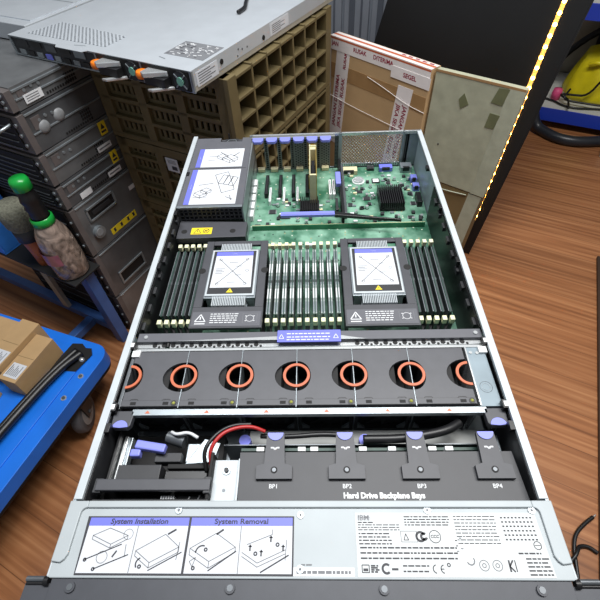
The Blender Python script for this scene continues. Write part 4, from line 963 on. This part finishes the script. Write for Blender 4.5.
for x,y,a in ((-.052,-.155,.5),(-.78,-.1,0),(-.052,-.65,.2),(-.78,-.65,0)):
    W = TR @ T3((x,y,0)) @ RZ(a)
    cs = MB(W); cs.box(-.03,.03,-.035,.035,.128,.135,'steel_dark'); cs.box(-.022,-.018,-.03,.02,.055,.128,'dark_grey'); cs.box(.018,.022,-.03,.02,.055,.128,'dark_grey'); cs = cs.build('caster', tr)
    Wh = W @ T3((0,-.012,.0625)) @ RY(PI/2); q = MB(Wh); q.lathe([(.006,-.0155),(.042,-.0155),(.043,-.012),(.055,-.0155),(.0615,-.010),(.0625,0),(.0615,.010),(.055,.0155),(.043,.012),(.042,.0155),(.006,.0155)],'rubber',32); q.build('wheel', cs)
    q = MB(Wh); q.lathe([(.0005,.017),(.012,.017),(.014,.0165),(.040,.0158)],'hub_grey',24); q.lathe([(.0005,-.017),(.012,-.017),(.014,-.0165),(.040,-.0158)],'hub_grey',24); q.cyl((0,0,-.026),(0,0,.026),.006,'steel_dark',10); q.build('hub', cs)
# cartons on the trolley
def carton(name, T, w, d, h, label, stick=None, group=None):
    t = thing(name, label, 'box', T, group)
    q = MB(T); q.box(-w/2,w/2,-d/2,d/2,0,h,'card'); q.build('carton', t, .0012)
    q = MB(T); q.box(-w/2+.001,w/2-.001,-.0006,.0006,h,h+.0004,'card_brown'); q.build('flap_seam', t)
    if stick:
        x0,x1,y0,y1 = stick; q = MB(T); q.box(x0,x1,y0,y1,h+.0004,h+.0008,'paper')
        for k in range(7): q.line((x0+.005+k*(x1-x0-.008)/7,y0+.006),(x0+.005+k*(x1-x0-.008)/7,y1-.006-(k%3)*.006),.0022,h+.0008,'ink' if k == 0 else 'ink_grey')
        q.build('shipping_label', t, 0, 'white printed label')
    return t
carton('cardboard_box', TR @ T3((-.150,-.138,.2042)) @ RZ(.02), .058, .152, .072, 'small brown carton with a white label, next to the folded trolley handle', (-.020,.025,-.066,-.022), 'small cartons on the trolley')
carton('cardboard_box', TR @ T3((-.2125,-.118,.2042)) @ RZ(.0), .062, .16, .09, 'taller small carton with a white label, left of the carton by the handle', (-.018,.028,-.070,-.026), 'small cartons on the trolley')
carton('cardboard_box', TR @ T3((-.302,-.14,.2042)) @ RZ(.0), .105, .2, .066, 'unlabelled brown carton at the left edge of the photo behind the labelled ones', None, 'small cartons on the trolley')
carton('cardboard_box', TR @ T3((-.262,-.335,.2042)) @ RZ(.25), .18, .17, .05, 'flat brown carton on the trolley in front of the labelled cartons', None, 'small cartons on the trolley')

# ------------------------------------------------------------------ leaning black board with its light strip
PA = .2
PT = room(.0,1.412,.002) @ RX(-PA)          # local x along the panel, z up the panel, y into it
pn = thing('leaning_board', 'large black board leaning back behind the cartons', 'board', PT)
q = MB(PT); q.add([(x,y,z) for y in (0,.028) for x,z in ((-.66,0),(.014,0),(.142,1.28),(-.40,1.28))],[(0,1,2,3),(7,6,5,4),(0,4,5,1),(1,5,6,2),(2,6,7,3),(3,7,4,0)],'panel_black'); q.build('front_board', pn, .001)
q = MB(PT); q.add([(x,y,z) for y in (-.001,.029) for x,z in ((.014,0),(.018,0),(.146,1.28),(.142,1.28))],[(0,1,2,3),(7,6,5,4),(0,4,5,1),(1,5,6,2),(2,6,7,3),(3,7,4,0)],'panel_edge'); q.build('edge_banding', pn)
PT = PT @ T3((.008,0,0)) @ RY(.055)
ls = thing('light_strip', 'glowing warm yellow light strip running up the black board', 'light', PT @ T3((-.03,0,0)))
q = MB(PT); q.box(-.0300,-.0175,-.0012,0,.15,1.27,'strip'); q.build('tape', ls)
rr = random.Random(2)
for k in range(38):
    z = .17+k*.029
    if z > 1.26: break
    q = MB(PT @ T3((-.023+rr.uniform(-.001,.001),-.0012,z)) @ RX(PI/2)); q.lathe([(.0058,0),(.0054,.0025),(.003,.0048),(.0004,.0054)],'led',10); q.build('bulb', ls)

# ------------------------------------------------------------------ cartons standing against the panel
C1 = Matrix.Translation((.0761,1.487,0)) @ RZ(math.atan2(-.297,.2652)); L1 = .398; Z1 = .76
c1_ = thing('cardboard_box', 'tall brown carton with white red lettered sealing tape, behind the server', 'box', C1 @ T3((L1/2,.02,0)))
q = MB(C1); q.box(0,L1,0,.043,0,Z1,'card_old'); q.build('carton', c1_, .003)
def letters(q, txt, size, M, mm_='ink_red'):
    q2 = MB(M); q2.text(txt,size,mm_,None,bold=.0005,xs=1.05,lift=.0003)
    o_ = len(q.v); q.v += q2.v; q.f += [[i+o_ for i in f_] for f_ in q2.f]; k_ = q.mi(mm_); q.m += [k_]*len(q2.f); q.smooth += [False]*len(q2.f)
FACE = C1 @ T3((0,-.0009,0)) @ RX(PI/2)                 # x along the face, y up
def slanted(xt, xb, w, zt, zb, up, zc, n):
    q = MB(FACE); q.prism([(xb,zb),(xb+w,zb),(xt+w,zt),(xt,zt)],-.0009,0,'tape_white')
    ang = math.atan2(zt-zb, xt-xb); mid = lambda z: xb+(xt-xb)*(z-zb)/(zt-zb)+w/2
    for k in range(n):
        z = zc-k*.245; A_ = ang if up else ang-PI; off = .0125
        for txt,o_ in (('JANGAN DITERIMA',off),('JIKA SEGEL RUSAK',-off)):
            letters(q, txt, .0205, FACE @ T3((mid(z),z,0)) @ RZ(A_) @ T3((0,o_,0)))
    if up: letters(q, 'RUSAK', .016, FACE @ T3((mid(.70),.70,0)) @ RZ(ang) @ T3((0,-.012,0)))
    q.build('sealing_tape', c1_, 0, 'white tape strip with dark red capital letters')
slanted(.03,-.004,.058,.725,.40,True,.558,1)
slanted(.292,.262,.056,.69,.40,False,.545,1)
q = MB(C1); q.box(.0,L1,-.0016,-.0009,.722,Z1+.001,'tape_white'); q.box(0,L1,-.0016,.035,Z1+.0004,Z1+.0016,'tape_white'); q.box(.26,L1+.004,-.0024,-.0016,.705,.738,'tape_white'); q.box(.0,L1,.012,.022,Z1+.0016,Z1+.0019,'orange_ring'); q.box(.0,L1,-.0018,-.0016,Z1-.006,Z1-.001,'orange_ring')
for k,x in enumerate((.022,.13,.225,.33)): letters(q, ('JAN','RUSAK','DITERIMA','SEGEL')[k], .017, C1 @ T3((x,-.0016 if k < 3 else -.0024,.741 if k < 3 else .722)) @ RX(PI/2))
for k in range(5): q.box(.27+k*.025,.284+k*.025,.025,.031,Z1+.0016,Z1+.0019,'ink_red')
q.build('top_tape', c1_, 0, 'white and red tape along the top edge')
q = MB(C1); q.box(.004,L1-.002,-.0006,0,.636,.682,'tape_brown'); q.build('brown_tape', c1_, 0, 'strip of brown tape')
for pts in (((.0,-.0035,.575),(.12,-.004,.566),(.26,-.0035,.562),(L1,-.003,.558)),((.17,-.0035,.68),(.25,-.004,.665),(.33,-.0035,.645),(L1+.001,-.003,.64))):
    q = MB(C1); q.tube(pts,.0008,'tape_white',6); q.build('string', c1_)

GT = Matrix.Translation((.3505,1.1958,0)) @ RZ(math.atan2(-.1522,.1983)); LG = .25
gb_ = thing('green_carton', 'faded grey green carton with clear tape, standing on a brown carton beside the light strip', 'box', GT @ T3((LG/2,.03,.43)))
GF = GT @ RX(PI/2)
q = MB(GF); q.prism([(.004,.431),(.232,.431),(LG,.76),(.004,.76)],-.024,0,'green_carton'); q.build('carton', gb_, .003)
q = MB(GF); q.prism([(.190,.432),(.2325,.432),(LG+.0005,.759),(.208,.759)],.0001,.0009,'tape_clear'); q.build('clear_tape', gb_, 0, 'wide strip of clear tape')
for c_ in ([(.183,.752),(.172,.712),(.203,.710),(.211,.754)],[(.178,.685),(.174,.644),(.199,.645),(.206,.684)],[(.097,.718),(.085,.699),(.095,.675),(.115,.692)]):
    q = MB(GF); q.prism(c_,.0003,.0012,'green_patch'); q.build('tape_patch', gb_, 0, 'dark olive tape patch')
q = MB(GT); q.box(.003,LG,-.001,.0,.756,.762,'tape_brown'); q.build('top_edge', gb_)
q = MB(GF); q.prism([(.052,.553),(.056,.552),(.057,.557),(.053,.558)],.0001,.0008,'ink'); q.build('spot', gb_)
lc = thing('brown_carton', 'olive brown carton under the grey green carton', 'box', GT @ T3((LG/2,.03,0)))
q = MB(GF); q.prism([(.0,.0),(.205,.0),(.228,.43),(.0,.43)],-.05,-.002,'card_brown'); q.build('carton', lc, .003)
q = MB(GF); q.prism([(.150,.01),(.200,.01),(.227,.428),(.186,.428)],-.0019,-.001,'tape_clear'); q.build('clear_tape', lc, 0, 'strip of clear tape')
q = MB(GT); q.tube([(.0,.0,.412),(.06,-.002,.41),(.12,-.003,.414),(.18,.0,.42)],.0018,'tape_clear',6); q.build('string', lc)

# ------------------------------------------------------------------ grey ribbed cabinet behind
gc = thing('steel_cabinet', 'grey ribbed steel cabinet between the crates and the black board', 'cabinet', room(-.75,2.2,0))
q = MB(ROOM); q.box(-1.6,-.06,2.0,2.35,0,1.7,'cabinet'); q.build('body', gc, .003)
for k in range(12):
    u0 = -1.59+k*.128
    q = MB(ROOM); q.box(u0+.004,u0+.118,1.985,2.0,.03,1.66,'cabinet'); q.box(u0+.03,u0+.055,1.978,1.985,.05,1.64,'cabinet_dark'); q.box(u0+.082,u0+.09,1.980,1.985,.05,1.64,'cabinet_dark'); q.build('ribbed_panel', gc, .002)

# ------------------------------------------------------------------ shelving on the right
sh = thing('shelf_unit', 'steel shelving with white boards and blue beams at the right', 'shelf', room(.8,2.75,0))
ZS = .115
for z in (ZS,.60):
    q = MB(ROOM); q.box(.02,1.5,2.602,3.1,z-.006,z,'shelf_white'); q.build('shelf_board', sh)
    q = MB(ROOM); q.box(.02,1.5,2.598,2.602,z-.07,z-.001,'shelf_blue'); q.box(.02,1.5,2.602,2.62,z-.07,z-.0605,'shelf_blue'); q.build('beam', sh, .002)
for x in (.0,1.5):
    for y in (2.6,3.07): MB(ROOM).box(x,x+.02,y,y+.035,0,1.1,'shelf_blue').build('post', sh)
q = MB(ROOM); q.box(.02,1.5,3.105,3.11,.0,1.1,'case_beige'); q.build('back_panel', sh)
# yellow bag : lumpy soft body with gathered folds
yb = thing('yellow_bag', 'yellow plastic bag with folds lying on the low white shelf', 'bag', room(.33,2.85,ZS))
bm_pts = []; n, mrows = 28, 10
q = MB(room(.33,2.83,ZS)); vs = []
for j in range(mrows+1):
    tt = j/mrows; rad = (1-.38*tt**1.6) if tt < .93 else .3
    if j == 0: rad = .92
    for i in range(n):
        a = 2*PI*i/n; fold = 1+.07*math.sin(7*a+2*tt)+.035*math.sin(13*a)
        vs.append((.155*rad*fold*math.cos(a), .125*rad*fold*math.sin(a), .0008+.24*tt+.015*math.sin(3*a)*tt))
q.add(vs,[(j*n+i,j*n+(i+1)%n,(j+1)*n+(i+1)%n,(j+1)*n+i) for j in range(mrows) for i in range(n)]+[tuple(range(n-1,-1,-1)),tuple(range(mrows*n,mrows*n+n))],'bag_yellow',True); q.build('body', yb)
q = MB(room(.33,2.83,ZS)); q.tube([(-.08,-.1,.19),(-.05,-.12,.21),(0,-.12,.2),(.06,-.11,.215),(.1,-.08,.2)],.01,'bag_yellow'); q.build('seam', yb)
bk = thing('black_case', 'black rounded equipment case behind the yellow bag on the shelf', 'case', room(.42,3.0,ZS))
q = MB(room(.42,3.03,ZS)); q.prism(rrect(-.16,.25,.0,.06,.025),.0008,.38,'black'); q.build('body', bk, .01)
q = MB(room(.42,3.03,ZS)); q.tube([(-.1,.03,.378),(-.07,.03,.41),(.06,.03,.42),(.15,.03,.41),(.18,.03,.378)],.013,'black'); q.build('carry_handle', bk)
pk = tag(MB(room(.155,2.72,ZS)).lathe([(.0005,.0005),(.022,.0008),(.026,.03),(.022,.055),(.0005,.06)],'pink',14).build('pink_cup'), 'small pink cup at the end of the white shelf beside the black board', 'cup')
z = ZS+.008
cable([ROOM @ Vector(p) for p in ((.07,2.70,z),(.15,2.68,z),(.2,2.635,z),(.27,2.625,z),(.35,2.655,z),(.48,2.68,z),(.6,2.7,z))],.0055,'black','black cord curving across the front of the low white shelf')
cable([ROOM @ Vector((p[0],p[1]-.045,p[2])) for p in ((.23,2.63,z+.012),(.225,2.66,z+.02),(.215,2.70,z+.03),(.18,2.72,z+.03),(.175,2.75,z+.03),(.23,2.73,z+.04),(.3,2.72,z+.05),(.33,2.70,z+.15),(.37,2.70,z+.2),(.46,2.71,z+.16),(.5,2.72,z+.05),(.4,2.7,z+.02),(.3,2.70,z+.02),(.22,2.71,z+.015),(.19,2.70,z+.03),(.21,2.75,z+.06))],.0055,'black','looped black cord hanging over the yellow bag')
cable([ROOM @ Vector(p) for p in ((.06,2.9,.16),(.16,2.99,.30),(.3,3.005,.42),(.5,3.005,.46),(.7,3.0,.4))],.018,'black','thick black hose arching behind the yellow bag', 'hose', 'hose')
cable([ROOM @ Vector(p) for p in ((.05,2.545,.20),(.075,2.55,.10),(.11,2.54,.035),(.16,2.51,.027),(.22,2.47,.027),(.30,2.46,.027),(.38,2.49,.027),(.45,2.53,.027),(.62,2.535,.027))],.027,'hose','thick dark ribbed hose curving on the wood floor in front of the shelf','hose','hose')
pl = thing('plug_adapter', 'small white plug block on the floor at the right edge by the hose', 'plug', room(.475,2.42,0))
q = MB(room(.475,2.42,.001)); q.box(-.03,.03,-.02,.02,0,.05,'shelf_white'); q.build('body', pl, .004)
q = MB(room(.475,2.42,.001)); q.box(.012,.032,-.021,-.02,.012,.04,'black'); q.build('socket', pl)

# low dark brown slab in two layers at the far right and loose cables on the floor
dc = thing('dark_slab', 'dark brown low slab along the right side of the photo', 'cabinet', Matrix.Translation((.9,.6,0)))
DM = Matrix.Translation((.664,.0655,0)) @ RZ(math.atan2(1.1718,.4942)-PI/2)
q = MB(DM); q.box(.0,.3,-.15,1.25,.0,.012,'dark_slab'); q.build('lower_slab', dc, .002)
q = MB(DM); q.box(.014,.3,-.15,1.25,.012,.04,'dark_slab'); q.build('upper_slab', dc, .002)
q = MB(); q.tube([(.7261,.2505,.0055),(.6997,.2361,.0055),(.6642,.2104,.0055),(.6475,.1744,.0055),(.642,.1484,.0055),(.63,.10,.0055),(.60,.04,.0055)],.0048,'black')
q.cyl((.7261,.2505,.0055),(.7345,.2555,.0055),.002,'bright_steel',8)
tag(q.build('cable'), 'black cable with a bare metal tip on the floor at the bottom right', 'cable')
q = MB(); q.tube([(.703,.168,.0055),(.6854,.1834,.0055),(.6630,.183,.007),(.652,.172,.014),(.642,.160,.0155),(.6275,.1483,.0085),(.6002,.1209,.0055),(.57,.08,.0055)],.0048,'black')
tag(q.build('cable'), 'black cable bending away to the right edge over the other cable', 'cable')

# ------------------------------------------------------------------ light
w = bpy.data.worlds.new('world'); SC.world = w; w.use_nodes = True
w.node_tree.nodes['Background'].inputs[0].default_value = lin((214,222,232))+(1,)
w.node_tree.nodes['Background'].inputs[1].default_value = .34
def area(name, loc, size, sy, power, rot=(0,0,0), col=(1,1,1)):
    l = bpy.data.lights.new(name, 'AREA'); l.shape = 'RECTANGLE'; l.size = size; l.size_y = sy; l.energy = power; l.color = col
    o = bpy.data.objects.new(name, l); COL.objects.link(o); o.location = loc; o.rotation_euler = rot
    return o
area('ceiling_lamp', tuple(ROOM @ Vector((.4,.85,2.6))), 1.3, .35, 42, (0,0,ROOMZ), (1,.985,.96))
area('ceiling_lamp', tuple(ROOM @ Vector((-.45,.42,2.6))), 1.1, .35, 30, (0,0,ROOMZ), (.98,.99,1))
vs = SC.view_settings; vs.view_transform = 'Standard'; vs.look = 'None'; vs.exposure = 0.0; vs.gamma = 1
vs.use_curve_mapping = False
